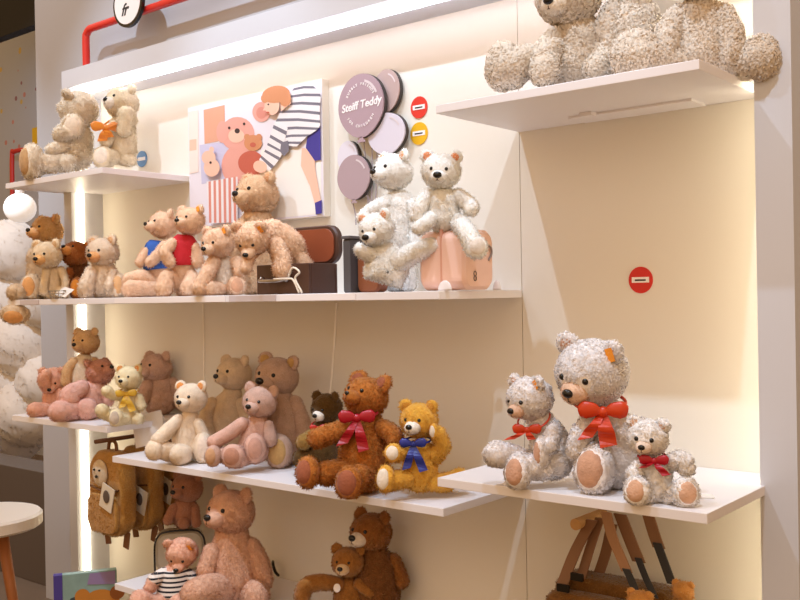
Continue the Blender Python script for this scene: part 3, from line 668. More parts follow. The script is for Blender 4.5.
b = MB(); b.tube(catmull([[.03, -.006, .05], [.05, -.03, .045], [.13, -.03, .045], [.15, -.006, .05]], 5), .006, 8); b.ell((.03, -.006, .05), (.01, .008, .01)); b.ell((.15, -.006, .05), (.01, .008, .01)); b.build('handle', MET, sc, smooth=True)
e_ = e_+np.array([0, -.012, 0])
cords = tag(MB().tube(catmull([e_+np.array([-.07, -.012, .055]), e_+np.array([-.04, -.02, .085]), e_+np.array([-.01, -.02, .07]), e_+np.array([-.03, -.02, .05]), e_+np.array([.0, -.02, .004])], 6), .0035, 7)
    .tube(catmull([e_+np.array([-.12, -.03, .05]), e_+np.array([-.06, -.024, .05]), e_+np.array([-.035, -.024, .045]), e_+np.array([-.015, -.018, .004])], 6), .0035, 7).build('cord', mat('white_cord', 'e9dcc8', .8), smooth=True), 'looped white cords hanging over the front of the brown suitcase', 'cord')
# second case behind the glove puppet
a_ = box_at(350, -.34, z2); 
s2 = empty('display_case', (a_[0], -.34, z2), 'dark upright case standing behind the white glove puppet', 'case')
b = MB(); b.rbox(0, .03, -.03, .1, 0, .17, .008, axis='x'); b.build('panel', mat('charcoal_board', '4b4748', .6), s2)
b = MB(); b.rbox(.032, .12, .0, .05, 0, .14, .02, axis='y'); b.build('body', mat('brown_case', '8a4f30', .5), s2)
b = MB(); b.box(-.004, .034, -.034, .104, .17, .18); b.build('cap', mat('charcoal_cap', '5a5658', .5), s2, bevel=.002)
# white bears
WH = 'faf4ec'
bear('white bear standing behind the glove puppet, looking left past the balloons', (400, 0, z2, -.15), WH, (393, 172, 20, 2, -48, 2, 0), [(398, 270, 18), (398, 235, 20), (399, 208, 18)], arms=[[(388, 202, 8, 6), (372, 210, 7, 10), (362, 218, 6, 12)], [(412, 206, 9, 6), (418, 225, 9, 12), (416, 242, 8, 16)]], legs=[[(406, 240, 9, 8), (407, 262, 9, 10), (408, 284, 9, 10)]], earcol=WH, padcol='e6ac7c', nose=1.25, L=.006)
# pink suitcase
PKM = mat('pale_pink_case', 'f0c8b6', .45, noise=.06, nscale=8); PKD = mat('pink_case_trim', 'dca48e', .5)
a_ = box_at(419, -.36, z2); e_ = box_at(465, -.36, z2); k_ = box_at(494, -.2, z2); Wd = e_[0]-a_[0]
PH = .178; PD = .15
pk = empty('pink_suitcase', (a_[0], -.36, z2), 'pale pink suitcase with rounded corners under a white bear', 'suitcase')
b = MB(); b.rbox(0, Wd, 0, PD, .002, PH, .035, axis='x'); b.build('shell', PKM, pk, smooth=False)
b = MB(); b.box(Wd*.5-.003, Wd*.5+.003, -.001, PD+.001, .02, PH+.0015); b.build('seam', PKD, pk)
b = MB(); b.tube(catmull([[Wd+.001, .1, PH-.04], [Wd+.006, .125, PH-.05], [Wd+.006, .13, PH-.07], [Wd+.001, .12, PH-.09]], 5), .003, 8); b.build('handle', mat('grey_handle', '8c7c74', .5), pk)
b = MB()
for dz in (.0, .014): 
    V, F = sweep([np.array([Wd+.0015, .05+.006*math.cos(t), .035+dz+.007*math.sin(t)]) for t in np.linspace(0, 2*math.pi, 16, endpoint=False)], [.0013]*16, 6, closed=True); b.add(V, F)
b.build('emblem', mat('dark_emblem', '6b5a54', .5), pk)
bear('white bear sitting on top of the pink suitcase, facing forward', (443, 0, z2+PH, -.33), WH, (441, 171, 19.5, 8, -8, -10, 4), [(443, 216, 16.5, 2), (443, 202, 15.5, 3)], arms=[[(458, 196, 8, 4), (468, 203, 8, 8), (471, 208, 8, 12)], [(428, 196, 8, 4), (421, 206, 8, 8), (418, 216, 8, 8)]],
     legs=[{'p': [(458, 222, 9, 8), (467, 232, 9, 38), (473, 244, 10, 46)], 'foot': F_(476, 247, 11.5, 12, 48, 10, 5), 'free': 1, 'padcol': 'e9e0d6'}, {'p': [(432, 218, 8, 8), (425, 224, 7, 22), (419, 228, 7, 24)], 'free': 1}], earcol=WH, padcol='e89868', nose=1.5, L=.006, clamp=False, tg=None)
R_b = bear('white glove puppet bear with a wide sleeve body leaning over the shelf edge', (386, 0, z2, -.4), WH, (377, 229, 18, 6, -32, -18, -6), [(386, 284, 22, 0), (386, 272, 22, 0), (385, 258, 17, 0)], arms=[[(398, 262, 11, 6), (415, 252, 10, 16), (432, 245, 8, 20)], [(372, 256, 8, 4), (364, 252, 7, 8), (360, 249, 6, 10)]], earcol=WH, padcol='e8a880', nose=1.5, L=.006, tsq=.7, name='glove_puppet')
for px, y, lab in ((445, -.405, 'small white domed label holder in front of the pink suitcase'), (497, -.2, 'small clear label holder at the right end of the middle shelf')):
    p = box_at(px, y, z2); V, F = ellipsoid(p, (.025 if px < 460 else .014, .006, .03)); V[:, 2] = np.maximum(V[:, 2], z2+.0004)
    tag(MB().add(V, F).build('label_holder', mat('frosted_plastic', 'ece6e6', .2), smooth=True), lab, 'label holder')
# silver bowl
p = box_at(57, -.425, z2); b = MB(); n = 24
for i in range(3): V, F = sweep([p+np.array([.055*math.cos(t)*(1-.12*i), .02*math.sin(t), .034-.012*i]) for t in np.linspace(0, 2*math.pi, n, endpoint=False)], [.0025]*n, 6, closed=True); b.add(V, F)
for i in range(8): t = i*math.pi/4; b.tube([p+np.array([.055*math.cos(t), .02*math.sin(t), .034]), p+np.array([.04*math.cos(t), .015*math.sin(t), .003])], .0018, 6)
tag(b.build('wire_basket', MET, smooth=True), 'small silver wire basket between the pale bears on the middle shelf', 'basket')
p = box_at(60, -.43, z2)
tag(MB().box(-.05, .05, -.001, .001, 0, .05, R=rx(math.radians(-50))@ry(.2), c=p+np.array([0, 0, .012])).build('price_tag', mat('paper_tag', 'ece4da', .7)), 'white paper tag below the wire basket at the left of the middle shelf', 'price tag')

# lower left shelf
bear('coral pink bear at the far left of the lower left shelf, looking down', (52, 415, zL3), 'e8a88e', (54, 379, 12.5, 0, -20, -30, 0), [(54, 405, 11), (54, 394, 10)], arms=[[(48, 388, 6, 6), (44, 380, 6, 10), (46, 374, 5, 12)], [(60, 392, 6, 4), (62, 402, 6, 8)]], legs=[[(50, 408, 7, 4), (42, 410, 7, 8), (35, 410, 7.5, 10)]], L=.006)
bear('slim beige bear standing at the back of the lower left shelf with a white bib', (83, 398, zL3, -.31), 'd4a878', (86, 342, 13.5, 0, -40, 0, 0), [(83, 398, 12), (82, 375, 12), (84, 362, 9)], arms=[[(74, 362, 5, 2), (68, 370, 5, 4), (66, 382, 5, 6)], [(94, 362, 5), (98, 374, 5)]], belly='e4cfb4', L=.005, kind='short')
bear('dusty pink bear with its head turned right on the lower left shelf', (86, 418, zL3), 'ecb2a2', (100, 372, 14, 0, 38, 22, 0), [(88, 405, 14), (94, 390, 12)], arms=[[(82, 388, 8, 6), (72, 394, 10, 12), (70, 398, 10, 14)], [(104, 390, 6, 2), (108, 400, 6, 4)]], legs=[[(84, 410, 10, 6), (72, 411, 11, 14), (60, 416, 11, 22)], {'p': [(90, 412, 9, 6), (88, 415, 10, 14)], 'foot': F_(87, 415, 11, 11, 18, -5, 0), 'pad': 0}], headcol='c08470', L=.006)
bear('small creamy yellow bear with a yellow bow on the lower left shelf', (129, 424, zL3), 'f0dcae', (129, 378, 13, 2, -28, 0, 0), [(129, 412, 11), (129, 398, 9)], arms=[{'p': [(120, 396, 5, 4), (112, 394, 5, 8), (107, 391, 5.5, 10)]}, [(138, 398, 5, 3), (141, 406, 5, 6)]], legs=[{'p': [(122, 418, 6, 4), (106, 414, 6, 6), (102, 410, 6.5, 8)]}, {'p': [(128, 418, 7, 4), (118, 419, 7, 12)], 'foot': F_(116, 416, 7, 9, 14, -20, 5), 'padcol': 'cfc0ae'}, [(134, 420, 6, 4), (138, 421, 6, 8)]], earcol='f0dcae', padcol='e8a058', bow=((126, 394, 10), 10, 'e0b63c', [(122, 408, 6), (133, 412, 7)]), L=.005)
bear('dusty brown bear leaning back at the right end of the lower left shelf', (160, 418, zL3, -.07), 'c8a08c', (156, 368, 16, 0, -48, 6, 0), [(160, 402, 17), (160, 388, 15)], arms=[[(172, 384, 7, 2), (180, 392, 8, 4), (182, 402, 8, 6)], [(148, 386, 7, 6), (144, 398, 7, 8)]], L=.006)
# shelf 3
bear('small cream bear sitting on the left of the long lower shelf', (185, 462, z3), 'efd4b6', (191, 398, 16.5, 0, -33, 0, 0), [(186, 444, 15), (187, 428, 12), (190, 416, 8)], arms=[[(178, 420, 6, 4), (168, 430, 7, 10), (158, 440, 7, 14)], [(198, 424, 6, 4), (203, 436, 6, 8)]],
     legs=[{'p': [(178, 450, 10, 4), (162, 450, 9, 12)], 'foot': F_(154, 450, 9.5, 10.5, 16, -35, 5), 'padcol': 'f0dcc0'}, {'p': [(184, 452, 10, 8), (180, 453, 11, 16)]}, {'p': [(192, 450, 8, 4), (202, 446, 9, 8)], 'foot': F_(203, 444, 10.5, 16, 12, 10, 5), 'padcol': 'f4dfca'}], earcol='efd4b6', padcol='e89c58', kind='short', L=.004)
bear('fair tan bear behind the cream bear, looking left', (228, 440, z3, -.13), 'd2b594', (234, 374, 18, 0, -48, 4, 0), [(226, 430, 20), (226, 412, 18), (232, 395, 10)], arms=[[(212, 404, 7, 4), (206, 420, 8, 8), (210, 434, 8, 10)], [(240, 404, 7, 4), (246, 420, 7, 8)]], kind='short', L=.004)
bear('large brown bear with tan foot soles seated behind the dusty pink-brown one', (282, 466, z3), 'b2907c', (277, 377, 22, -22, -35, 2, 6), [(282, 440, 22, -10), (280, 415, 20, -16), (278, 398, 14, -20)], arms=[[(294, 404, 9, -14), (302, 425, 9, -6), (305, 444, 9, 0)], [(262, 404, 8, -10), (256, 420, 8, -4)]],
     legs=[{'p': [(284, 452, 11, -4), (280, 452, 12, 8)], 'foot': F_(279, 448, 14, 17.5, 12, -18, 5)}, {'p': [(296, 454, 9, -6), (304, 456, 9, 0)]}], padcol='c29a62', kind='short', L=.004, nose=1.4)
bear('dusty pink-brown bear with pink belly seated in front of the large brown bear', (250, 470, z3), 'c29a88', (260, 402, 17.5, 0, -30, 0, 8), [(254, 448, 16, 0), (256, 430, 13, 0), (259, 418, 8)], belly='cf9f8c', arms=[{'p': [(242, 424, 7, 4), (228, 434, 7, 8), (214, 442, 7, 12)], 'col': 'cf9f8c'}, [(268, 426, 6, 4), (270, 440, 7, 8)]],
     legs=[{'p': [(240, 452, 8, 6), (224, 455, 8, 14)], 'foot': F_(213, 456, 8.5, 11, 18, -30, 5), 'padcol': 'cfa078'}, {'p': [(246, 456, 9, 8), (238, 458, 10, 14)], 'foot': F_(233, 456, 12, 12, 20, -15, 5), 'padcol': 'c08c74', 'col': 'cf9f8c'}, {'p': [(258, 450, 9, 8), (256, 450, 9, 14)], 'foot': F_(255, 448, 11, 15, 16, 0, 5), 'padcol': 'cf9f8c', 'col': 'cf9f8c'}], kind='short', L=.004, nose=1.2)
bear('dark olive brown bear with white snout half hidden by the red bow bear', (322, 474, z3), '5c421e', (327, 408, 16, 0, -42, -12, 0), [(322, 450, 17), (323, 432, 13)], muzcol='f0e4d6', arms=[{'p': [(312, 436, 7, 6), (304, 442, 8, 12)], 'col': 'a07c40'}], legs=[{'p': [(316, 456, 9, 4), (302, 458, 9, 8)]}], L=.005, muz=.42, bow=((318, 428, 14), 8, 'c8302c', []))
bear('big copper brown bear with a crimson bow on the long lower shelf', (362, 494, z3), 'b8702e', (366, 397, 22, -10, -40, 18, 6), [(363, 462, 26, -8), (364, 440, 22, -8), (366, 420, 15, -10)], arms=[[(346, 428, 9, 4), (328, 434, 9.5, 12), (318, 438, 10, 16)], [(382, 428, 9, 0), (392, 434, 9.5, 6), (395, 440, 9, 10)]],
     legs=[{'p': [(348, 470, 12, 0), (326, 473, 12, 10)], 'foot': F_(308, 472, 13, 16, 16, -35, 8)}, {'p': [(368, 474, 12, 4), (358, 477, 13, 14)], 'foot': F_(349, 476, 14.5, 17, 22, -18, 8)}], padcol='a05e42', ear=1.35, bow=((357, 418, 14), 18, 'a80e26', [(341, 446, 10), (364, 452, 11)]), L=.007, nose=.8)
bear('golden bear with white snout and a blue bow, one paw raised to its ear', (420, 498, z3), 'd79a38', (419, 420, 19, -4, -24, -4, 0), [(420, 474, 18, -4), (420, 455, 16, -4)], muzcol='f3e6d6', arms=[{'p': [(406, 452, 7, 4), (398, 454, 8, 10)], 'foot': F_(393, 453, 9, 9.5, 14, -10, 10)}, {'p': [(434, 456, 9, -2), (442, 446, 8.5, 2), (438, 434, 8, 6)], 'foot': F_(434, 431, 5, 8, 10, -35, 0)}],
     legs=[{'p': [(408, 478, 9, 4), (394, 480, 10, 12)], 'foot': F_(386, 479, 10, 14, 16, -30, 8)}, {'p': [(432, 482, 9, 0), (446, 482, 9, -2), (460, 476, 8, -8)]}], padcol='f0e4d2', bow=((413, 444, 12), 13, '202f8c', [(406, 470, 8), (424, 472, 9)]), L=.006, earcol='d79a38', inner='c48830')
# shelf 4
W2 = 'f6efee'
bear('small curly white bear with an orange-red ribbon at the left of the right shelf', (548, 486, z4), W2, (530, 398, 23, 0, -48, -18, 0), [(552, 458, 21, -4), (549, 440, 19, -4), (540, 420, 12, -2)], arms=[{'p': [(552, 432, 9, 6), (548, 446, 9, 14)], 'foot': F_(542, 453, 7, 16, 16, -55, 0)}],
     legs=[{'p': [(538, 466, 10, 2), (512, 456, 11, 4), (497, 454, 13, 6)]}, {'p': [(546, 468, 11, 6), (528, 466, 12, 14)], 'foot': F_(518, 464, 14, 18, 18, -30, 8)}], muzcol='d8ae94', padcol='d0a48a', muz=.42, kind='curly', L=.008, tg=1, ear=.9, bow=((527, 430, 14), 14, 'c83c18', [(508, 440, 9), (532, 440, 8)]))
bear('large curly white bear with an orange ribbon on the right shelf', (612, 490, z4), W2, (592, 372, 36, -8, -36, -20, 8), [(614, 462, 30, -14), (612, 436, 27, -14), (604, 414, 18, -12)], arms=[[(588, 424, 10, 4), (580, 438, 10, 10), (576, 450, 9, 12)], [(640, 430, 12, -8), (650, 450, 12, -4)]],
     legs=[{'p': [(600, 472, 14, -2), (596, 472, 15, 10)], 'foot': F_(594, 468, 20, 25, 18, -22, 10)}, {'p': [(634, 474, 14, -6), (640, 476, 14, 0)]}], muzcol='dcb296', padcol='d2a58a', muz=.4, kind='curly', L=.009, tg=1, ear=.92, nose=1.1, bow=((603, 412, 20), 24, 'cc3c14', [(584, 440, 13), (609, 448, 17)]))
bear('smallest curly white bear with a red ribbon sitting at the right of the right shelf', (657, 502, z4), 'f8f1ee', (648, 438, 19.5, 0, -14, -8, 4), [(658, 484, 15), (656, 468, 14)], arms=[[(670, 462, 8, 2), (682, 460, 9, 6), (686, 468, 8, 8)], [(640, 466, 7, 4), (634, 474, 7, 8)]],
     legs=[{'p': [(650, 490, 8, 4), (642, 490, 9, 12)], 'foot': F_(637, 487, 13, 15, 18, -15, 8)}, {'p': [(668, 490, 8, 4), (680, 490, 9, 12)], 'foot': F_(686, 488, 13, 14.5, 16, 12, 8)}], muzcol='e2c8b4', padcol='dcb296', kind='curly', L=.007, bow=((654, 461, 14), 14, 'b01028', [(642, 468, 7), (667, 476, 9)]), eyesz=1.3, nose=1.2)
r_ = Rest(669, 0, z4, -.42)
p = atY(669, 419, atZ(657, 502, z4)[1]-.01)
# bottom shelf
zseat = Rest(180, 0, zB0, -.17).L(180, 527)[2]
bear('dusty brown bear sitting on the clear backpack below the long shelf', (186, 533, zB0, -.15), 'b07a5e', (187, 488, 16, 0, -40, 4, 0), [(184, 520, 13), (185, 508, 12)], arms=[[(174, 508, 5, 4), (168, 520, 5, 8)], [(194, 508, 5, 4), (196, 520, 5, 8)]], legs=[[(182, 530, 6, 4), (184, 532, 6, 10)]], seat=zseat, kind='short', L=.004)
cb = Rest(180, 0, zB0, -.17)
cbp = empty('clear_backpack', cb.A, 'pale see-through backpack with a dark piped outline behind the striped shirt bear', 'backpack', rz=cb.th)
def lp(px, py, q=0): return cb.L(px, py, q)
w0, w1, t0 = lp(155, 560)[0], lp(205, 560)[0], lp(180, 529)[2]
MB().rbox(w0, w1, -.03, .04, 0.0, t0, .05, axis='y').build('pouch', mat('milky_vinyl', 'b8ad98', .25), cbp)
ring = [np.array([p[0], -.035, p[1]]) for p in [(w0, .01), (w0, t0-.06), (w0+.012, t0-.02), (w0+.045, t0), (w1-.045, t0), (w1-.012, t0-.02), (w1, t0-.06), (w1, .01)]]
MB().tube(catmull(ring, 4), .004, 8).build('piping', BLACK, cbp, smooth=True)
bear('pink bear in a navy and white striped shirt on the bottom shelf', (176, 606, zB0), 'e2a68c', (182, 552, 15.5, 2, -25, -38, 0), [(174, 590, 15, 2), (175, 576, 13, 2)], arms=[{'p': [(164, 574, 6, 4), (154, 580, 6, 8), (150, 588, 6, 10)], 'sleeve': stripe_mat()}, {'p': [(186, 574, 6, 4), (194, 580, 6, 8), (192, 588, 6, 12)], 'sleeve': stripe_mat()}],
     legs=[[(166, 598, 9, 6), (152, 600, 9, 14), (140, 600, 10, 20)], [(182, 600, 9, 8), (178, 604, 9, 18)]], shirt=('ffffff', 566, 596, 'stripe'), tg=1, L=.006)
bear('big dusty pink bear seated on the bottom shelf looking left', (234, 604, zB0), 'd09c80', (231, 512, 24, -6, -46, 6, 0), [(232, 578, 28, -6), (232, 556, 25, -6), (232, 534, 16, -6)], arms=[[(250, 548, 11, -4), (258, 566, 12, 0), (262, 580, 11, 2)], [(212, 552, 9, 4), (206, 570, 9, 10)]], legs=[[(222, 588, 15, 8), (208, 590, 16, 22), (196, 594, 15, 32)], [(250, 594, 14, 4), (256, 600, 14, 16)]], L=.006)
bear('brown bear with white snout leaning at the back of the bottom shelf', (374, 600, zB0, -.12), '98602c', (371, 532, 21, 0, -42, 4, 0), [(376, 590, 24), (376, 570, 22), (374, 552, 14)], arms=[[(392, 562, 9, 0), (400, 580, 9, 4)]], muzcol='e6d2bc', belly='7c4e26', nose=1.3, L=.006)
bb = bear('smaller brown bear with a round white tag, arm stretched left, on the bottom shelf', (346, 618, zB0), 'a06a30', (348, 562, 16.5, 4, -22, 2, 0), [(350, 606, 17), (348, 590, 14)], arms=[[(338, 584, 7, 6), (320, 582, 8, 10), (306, 586, 8, 12), (302, 596, 8, 12)], [(360, 584, 7, 6), (370, 592, 7, 10)]], muzcol='d8b48a', L=.005, eyesz=.9)
c_ = bb[1].L(337, 588, 22); MB().ell(c_, (.012, .003, .015)).build('round_tag', WHT, bb[0], smooth=True)
p = box_at(275, -.05, zB0+.0)
q0 = atY(275, 568, -.02)
tag(MB().tube(catmull([[q0[0]-.02, -.012, q0[2]+.02], [q0[0], -.03, q0[2]+.015], [q0[0]+.012, -.03, q0[2]-.01], [q0[0]+.008, -.01, q0[2]-.03]], 5), .006, 8).build('cable_end', BLACK, smooth=True), 'small black cable end sticking out of the wall right of the big pink bear', 'cable')

# folded white card between shelves
p = atZ(152, 448, z3); 
cdm = empty('folded_card', (p[0], p[1], z3), 'blank white folded card standing at the left end of the long lower shelf', 'card', rz=math.radians(30))
CM = mat('white_card', 'eae3dc', .7)
MB().box(-.06, .07, -.001, .001, 0, .13, R=rx(math.radians(-14))@ry(math.radians(-14)), c=(0, -.02, .016)).build('front_leaf', CM, cdm)
MB().box(-.06, .07, -.001, .001, 0, .13, R=rx(math.radians(14))@ry(math.radians(-14)), c=(0, .045, .016)).build('back_leaf', CM, cdm)
# flat price cards
for px, py, z, lab in ((516, 484, z4, 'small white price card lying in front of the left curly bear'), (700, 497, z4, 'small white price card lying at the right corner of the right shelf'), (448, 492, z3, 'small white price card lying beside the golden bear')):
    p = atZ(px, py, z); o = MB().rbox(-.032, .032, -.02, .02, .0004, .0035, .006, axis='z').build('price_card', mat('glossy_card', 'f4eee8', .25)); o.location = p; o.rotation_euler = (0, 0, .5); tag(o, lab, 'price card')

# ------------------------------------------------------------------ plush backpacks on a hanging rod
HX = -3.56
BP = 'bd8c46'
rod_y0 = -.40
pz = atY(112, 438, -.3)[2]
hg = empty('hanging_rod', (-3.41, -.02, pz), 'dark brown wooden rod with pegs under the lower left shelf', 'rod')
b = MB(); b.tube([np.array([0, 0.018, 0]), np.array([0, -.38, 0])], .009, 10); b.build('rod', mat('walnut_wood', '6e4426', .5), hg, smooth=True)
def backpack(label, y, photo, face=False):
    px = -3.41; zt_ = pz-.012; H_ = .35; W_ = .24; D_ = .075
    r = empty('plush_backpack', (px, y, zt_-H_-.03), label, 'backpack', 'plush backpacks on the rod')
    V = []; F = []
    b1 = MB(); b1.rbox(-W_/2, W_/2, 0, D_, .0, H_, .1, axis='y', n=7)
    fur_mesh('body', [(np.vstack(b1.v), b1.f)], fur(BP), r, L=.006, wob_amp=.004)
    b2 = MB(); b2.rbox(-W_*.42, W_*.42, -.02, .004, .02, H_*.5, .05, axis='y', n=6)
    fur_mesh('front_pocket', [(np.vstack(b2.v), b2.f)], fur(BP), r, L=.006, wob_amp=.003)
    MB().tube(catmull([[-W_*.42, -.004, .2], [0, -.01, .19], [W_*.42, -.004, .2]], 6), .004, 7).build('zipper', mat('brown_zip', '6b4522', .6), r)
    MB().tube(catmull([[-.03, .04, H_-.01], [-.02, .04, H_+.03], [.02, .04, H_+.03], [.03, .04, H_-.01]], 5), .007, 8).build('top_loop', mat('brown_webbing', '7c5230', .7), r, smooth=True)
    for s in (-1, 1): MB().box(-.018, .018, .03, .036, -.05, .02, R=ry(.2*s), c=(.07*s, .02, 0)).build('strap', mat('brown_webbing', '7c5230', .7), r, bevel=.002)
    if face:
        c = np.array([-.02, -.008, H_*.74]); o = fur_mesh('bear_face', [ellipsoid(c, [.05, .014, .055])], fur('cdb79a', 'short'), r, kind='short', L=.004)
        for dx in (-.018, .018): MB().ell(c+np.array([dx, -.015, .014]), (.005,)*3).build('eye', BLACK, o, smooth=True)
        MB().ell(c+np.array([0, -.018, -.012]), (.009, .005, .006)).build('nose', BLACK, o, smooth=True)
    x_, z_ = photo
    o = MB().box(-.042, .042, -.002, .002, -.05, .05, R=ry(.3), c=(x_, -.027, z_)).build('photo_tag', mat('tag_card', 'd9cdb8', .5), r)
    MB().ell((x_, -.031, z_+.005), (.022, .003, .026)).build('tag_print', mat('tag_dark_print', '57483e', .6), o); return r
backpack('golden brown plush backpack with a bear face, first on the rod', -.36, (.055, .17), True)
backpack('golden brown plush backpack hanging in the middle of the rod', -.225, (.085, .14))
backpack('golden brown plush backpack nearest the wall on the rod', -.095, (.085, .16))

# picture box bottom left
Rb = Rest(64, 0, 0, -.44); zt_ = Rb.L(64, 575)[2]; Wb = Rb.L(117, 590)[0]
bx = empty('picture_box', Rb.A, 'colourful picture box with an orange bear at the bottom left corner', 'box', rz=Rb.th)
MB().box(0, Wb, 0, .035, 0.0, zt_).build('carton', mat('box_teal', '8fb0ac', .5, noise=.5, nscale=9), bx, bevel=.002)
MB().box(-.035, -.0003, -.001, .036, 0.0, zt_).build('spine', mat('box_violet', '4a3f96', .5), bx)
b = MB(); b.poly([[Wb*.45, -.0015, zt_-.05], [Wb*.97, -.0015, zt_-.06], [Wb*.97, -.0015, zt_-.005], [Wb*.5, -.0015, zt_-.005]], .001, (0, -1, 0), 0); b.poly([[.02, -.0015, zt_-.13], [Wb*.35, -.0015, zt_-.14], [Wb*.3, -.0015, zt_-.09], [.03, -.0015, zt_-.1]], .001, (0, -1, 0), 1)
cx, cz, rr = Wb*.68, zt_-.16, .085
for k_, (dx, dz, r2, mm) in enumerate(((0, 0, rr, 2), (-.07, .065, .03, 2), (.07, .065, .03, 3), (0, -.03, .04, 4), (0, -.01, .012, 5), (-.03, .03, .007, 5), (.03, .03, .007, 5))):
    b.poly([[cx+dx+r2*math.cos(t), -.003-.0012*k_, cz+dz+r2*math.sin(t)] for t in np.linspace(0, 2*math.pi, 24, endpoint=False)], .001, (0, -1, 0), mm)
b.build('bear_print', [mat('pr_violet', '9a86b4', .5), mat('pr_dark', '3d4a50', .5), mat('pr_orange', 'c98334', .5), mat('pr_brown', '9a5a26', .5), mat('pr_tan', 'e0b070', .5), mat('pr_black', '2a1c18', .5)], bx)

# ------------------------------------------------------------------ wooden peg with fleece backpack bottom right
WOOD = mat('beech_wood', 'cf9f66', .5, noise=.2, nscale=20)
pp = atY(602, 516, -.0); pe = atY(574, 522.5, -.15)
pgx = xOn(600, -.02, pe[2]); 
pe = np.array([pgx, -.0, pe[2]]); tipx = None
for yy in np.arange(-.02, -.5, -.005):
    if proj((pgx, yy, pe[2]))[0] < 576: break
tag(MB().tube([np.array([pgx, -.0005, pe[2]]), np.array([pgx, yy, pe[2]])], .0165, 18).build('wooden_peg', WOOD, smooth=False), 'thick round wooden peg under the right shelf', 'peg')
YB = yy*.6
bag = empty('fleece_backpack', (pgx, YB, 0.35), 'brown fleece backpack hanging by its straps from the wooden peg', 'backpack')
def bl(px, py, Y): return atY(px, py, Y)-np.array([pgx, YB, .35])
LTH = mat('brown_strap_leather', '8a6244', .55); LT2 = mat('light_brown_strap', 'b08462', .55); DW = mat('black_webbing', '2b2a2c', .6)
l_, r_2 = bl(553, 600, YB-.06), bl(676, 600, YB-.06); tz = bl(610, 578, YB-.02)[2]
b1 = MB(); b1.rbox(l_[0], r_2[0], -.07, .03, tz-.36, tz, .06, axis='y', n=6)
fur_mesh('body', [(np.vstack(b1.v), b1.f)], fur('7c5426'), bag, L=.008, wob_amp=.004)
b1 = MB(); b1.rbox(l_[0]+.0, r_2[0]-.08, -.12, -.05, tz-.36, tz-.035, .05, axis='y', n=6)
fur_mesh('front_pocket', [(np.vstack(b1.v), b1.f)], fur('84592a'), bag, L=.008, wob_amp=.004)
def strap(pts, wpx, m, Y0, Y1, th=.003, nm='strap'):
    n_ = len(pts); P = catmull([bl(x, y, Y0+(Y1-Y0)*i/(n_-1)) for i, (x, y) in enumerate(pts)], 6); w_ = wpx*pxX(600, 550, Y0)/2; V = []
    for i, p in enumerate(P):
        V += [[p[0]-w_, p[1]-th, p[2]], [p[0]+w_, p[1]-th, p[2]], [p[0]+w_, p[1]+th, p[2]], [p[0]-w_, p[1]+th, p[2]]]
    n_ = len(P); F = [(i*4+k, i*4+(k+1) % 4, (i+1)*4+(k+1) % 4, (i+1)*4+k) for i in range(n_-1) for k in range(4)]+[(0, 1, 2, 3), tuple((n_-1)*4+k for k in (3, 2, 1, 0))]
    return MB().add(V, F).build(nm, m, bag)
strap([(592, 520), (575, 552), (561, 588)], 11, LTH, YB-.03, YB-.1)
strap([(600, 518), (590, 548), (581, 578)], 9, LTH, YB-.01, YB-.06)
strap([(612, 524), (606, 552), (598, 576)], 10, LTH, YB+.02, YB+.01)
strap([(606, 512), (612, 536), (622, 560), (627, 572)], 10, LT2, YB-.05, YB-.09)
strap([(626, 569), (632, 582), (638, 598)], 7, DW, YB-.1, YB-.13, nm='webbing')
strap([(620, 514), (630, 540), (639, 562)], 12, LTH, YB-.02, YB-.05)
strap([(638, 558), (645, 576), (655, 598)], 6, DW, YB-.06, YB-.12, nm='webbing')
strap([(648, 514), (654, 534), (659, 548)], 11, LTH, YB+.0, YB-.02)
strap([(657, 543), (664, 562), (672, 584)], 8, DW, YB-.03, YB-.07, nm='webbing')
for x, y in ((577, 577), (563, 588)):
    c = bl(x, y, YB-.125); MB().rbox(c[0]-.02, c[0]+.02, c[1]-.004, c[1]+.004, c[2]-.011, c[2]+.011, .004, axis='y').build('buckle', BLACK, bag)
for x, y, rr, lab in ((683, 592, 11, 'golden furry charm at the right side of the fleece backpack'), (640, 604, 13, 'golden furry charm in front of the fleece backpack')):
    Rr = Rest(x, 0, 1.5, YB-.1); c = atY(x, y, YB-(.05 +.03 if x > 660 else .2)); e = empty('plush_charm', c, lab, 'plush charm'); r3 = rr/Rr.pxm
    fur_mesh('head', [ellipsoid((0, 0, 0), [r3, r3*.8, r3])], fur('c98a4a'), e, L=.008)
    for s in (-1, 1): fur_mesh('ear', [ellipsoid((s*r3*.7, 0, r3*.75), [r3*.36, r3*.2, r3*.36])], fur('c98a4a'), e, L=.006)

# ------------------------------------------------------------------ beyond the wall's end: stool, cloud, lamp
sY = -.6
c = atY(-20, 514, sY); zs = c[2]; rs_ = .25
st = empty('round_stool', (c[0], sY, 0), 'white round stool with wooden legs at the left edge', 'stool')
b = MB(); n = 48
V = []; 
prof = [(.0, zs), (rs_*.96, zs), (rs_, zs-.01), (rs_, zs-.05), (rs_*.95, zs-.06), (0, zs-.06)]
F = []
for (r0, z0) in prof:
    for k in range(n): t = 2*math.pi*k/n; V.append([max(r0, .001)*math.cos(t), max(r0, .001)*math.sin(t), z0])
for i in range(5):
    for k in range(n): F.append((i*n+k, i*n+(k+1) % n, (i+1)*n+(k+1) % n, (i+1)*n+k))
b.add(V, F).build('seat', mat('white_stool_lacquer', 'e8e2da', .4), st, smooth=False)
for k in range(4):
    t = math.radians(20+90*k); MB().tube([np.array([rs_*.45*math.cos(t), rs_*.45*math.sin(t), zs-.06]), np.array([rs_*.85*math.cos(t), rs_*.85*math.sin(t), 0])], [.024, .016], 12).build('leg', mat('stool_beech', 'a8683a', .5), st, smooth=True)
cY = 1.2
cl = []
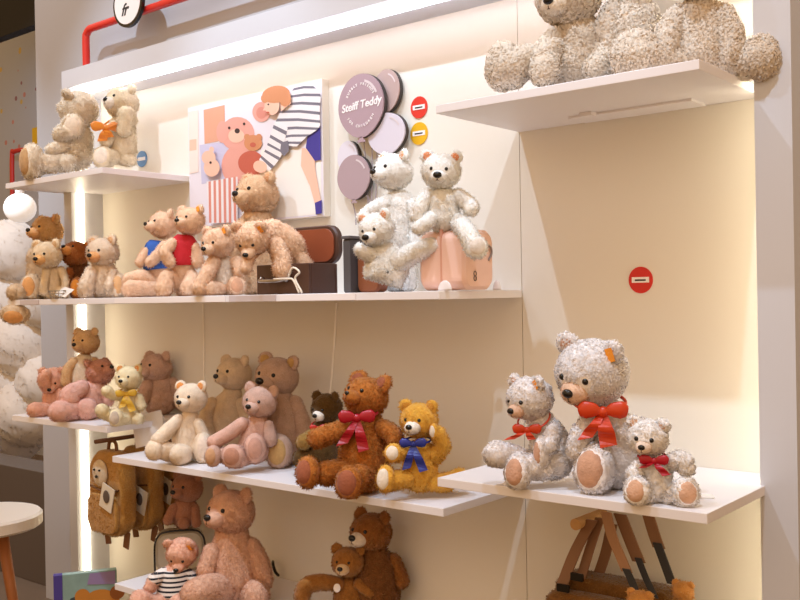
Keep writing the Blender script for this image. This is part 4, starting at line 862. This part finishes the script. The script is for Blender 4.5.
for px, py, r in ((10, 300, 45), (30, 340, 40), (-15, 350, 60), (15, 385, 50), (30, 410, 36), (5, 420, 45), (-30, 420, 55), (-20, 290, 40), (25, 270, 30), (48, 300, 30), (50, 380, 32), (10, 250, 30)):
    p = atY(px, py, cY+random.uniform(-.1, .15)); k = FPX/((p-CAM)@fw); cl.append(ellipsoid(p, [r/k]*3, None, 26, 18))
ce = empty('cloud_decoration', (0, 0, 0), 'big fluffy white cotton cloud hanging at the left edge', 'decoration')
fur_mesh('cotton', cl, mat('white_cotton_wool', 'f0e8e0', 1, bump=.5, bscale=10, sheen=.5, spec=.05), ce, kind='plush', L=.022, dens=9000, wob_amp=.02)
zp = atY(20, 468, .1)[2]
tag(MB().box(-8.5, XE-.03, .1, .3, 0, zp).build('display_plinth', mat('dark_taupe_laminate', '54473d', .6), bevel=.004), 'dark taupe display plinth behind the stool at the left edge', 'plinth')
p = atY(20, 208, .75)
lp_ = empty('globe_lamp', (p[0], .75, p[2]), 'bright frosted globe lamp above the cotton cloud', 'lamp')
GL = mat('lamp_glass', 'ffffff', .4, emit='fff4ec', es=.45)
MB().ell((0, 0, 0), (.105, .105, .1), nu=28, nv=18).build('globe', GL, lp_, smooth=True)
MB().tube([np.array([0, 0, .1]), np.array([0, 0, .17])], .03, 12).build('cap', mat('white_cap', 'e6e0dc', .4), lp_)
p = atY(29, 134, 2.3); tag(MB().rbox(p[0]-.05, p[0]+.05, 2.36, 2.3999, p[2]-.1, p[2]+.07, .01, axis='y').build('wall_panel', mat('yellow_panel', 'e8bc1c', .5)), 'small yellow panel on the dotted wall at the left', 'panel')
q1, q2, q3 = atY(12, 172, 2.3), atY(12, 152, 2.3), atY(30, 149, 2.3)
tag(MB().tube(catmull([[q1[0], 2.3, q1[2]-.4], [q2[0], 2.3, q2[2]-.05], [q2[0]+.05, 2.3, q2[2]], [q3[0], 2.3, q3[2]], [q3[0]+.05, 2.42, q3[2]]], 6), .022, 10).build('tube_hook', RED, smooth=True), 'bent red tube before the dotted wall at the left edge', 'rail')
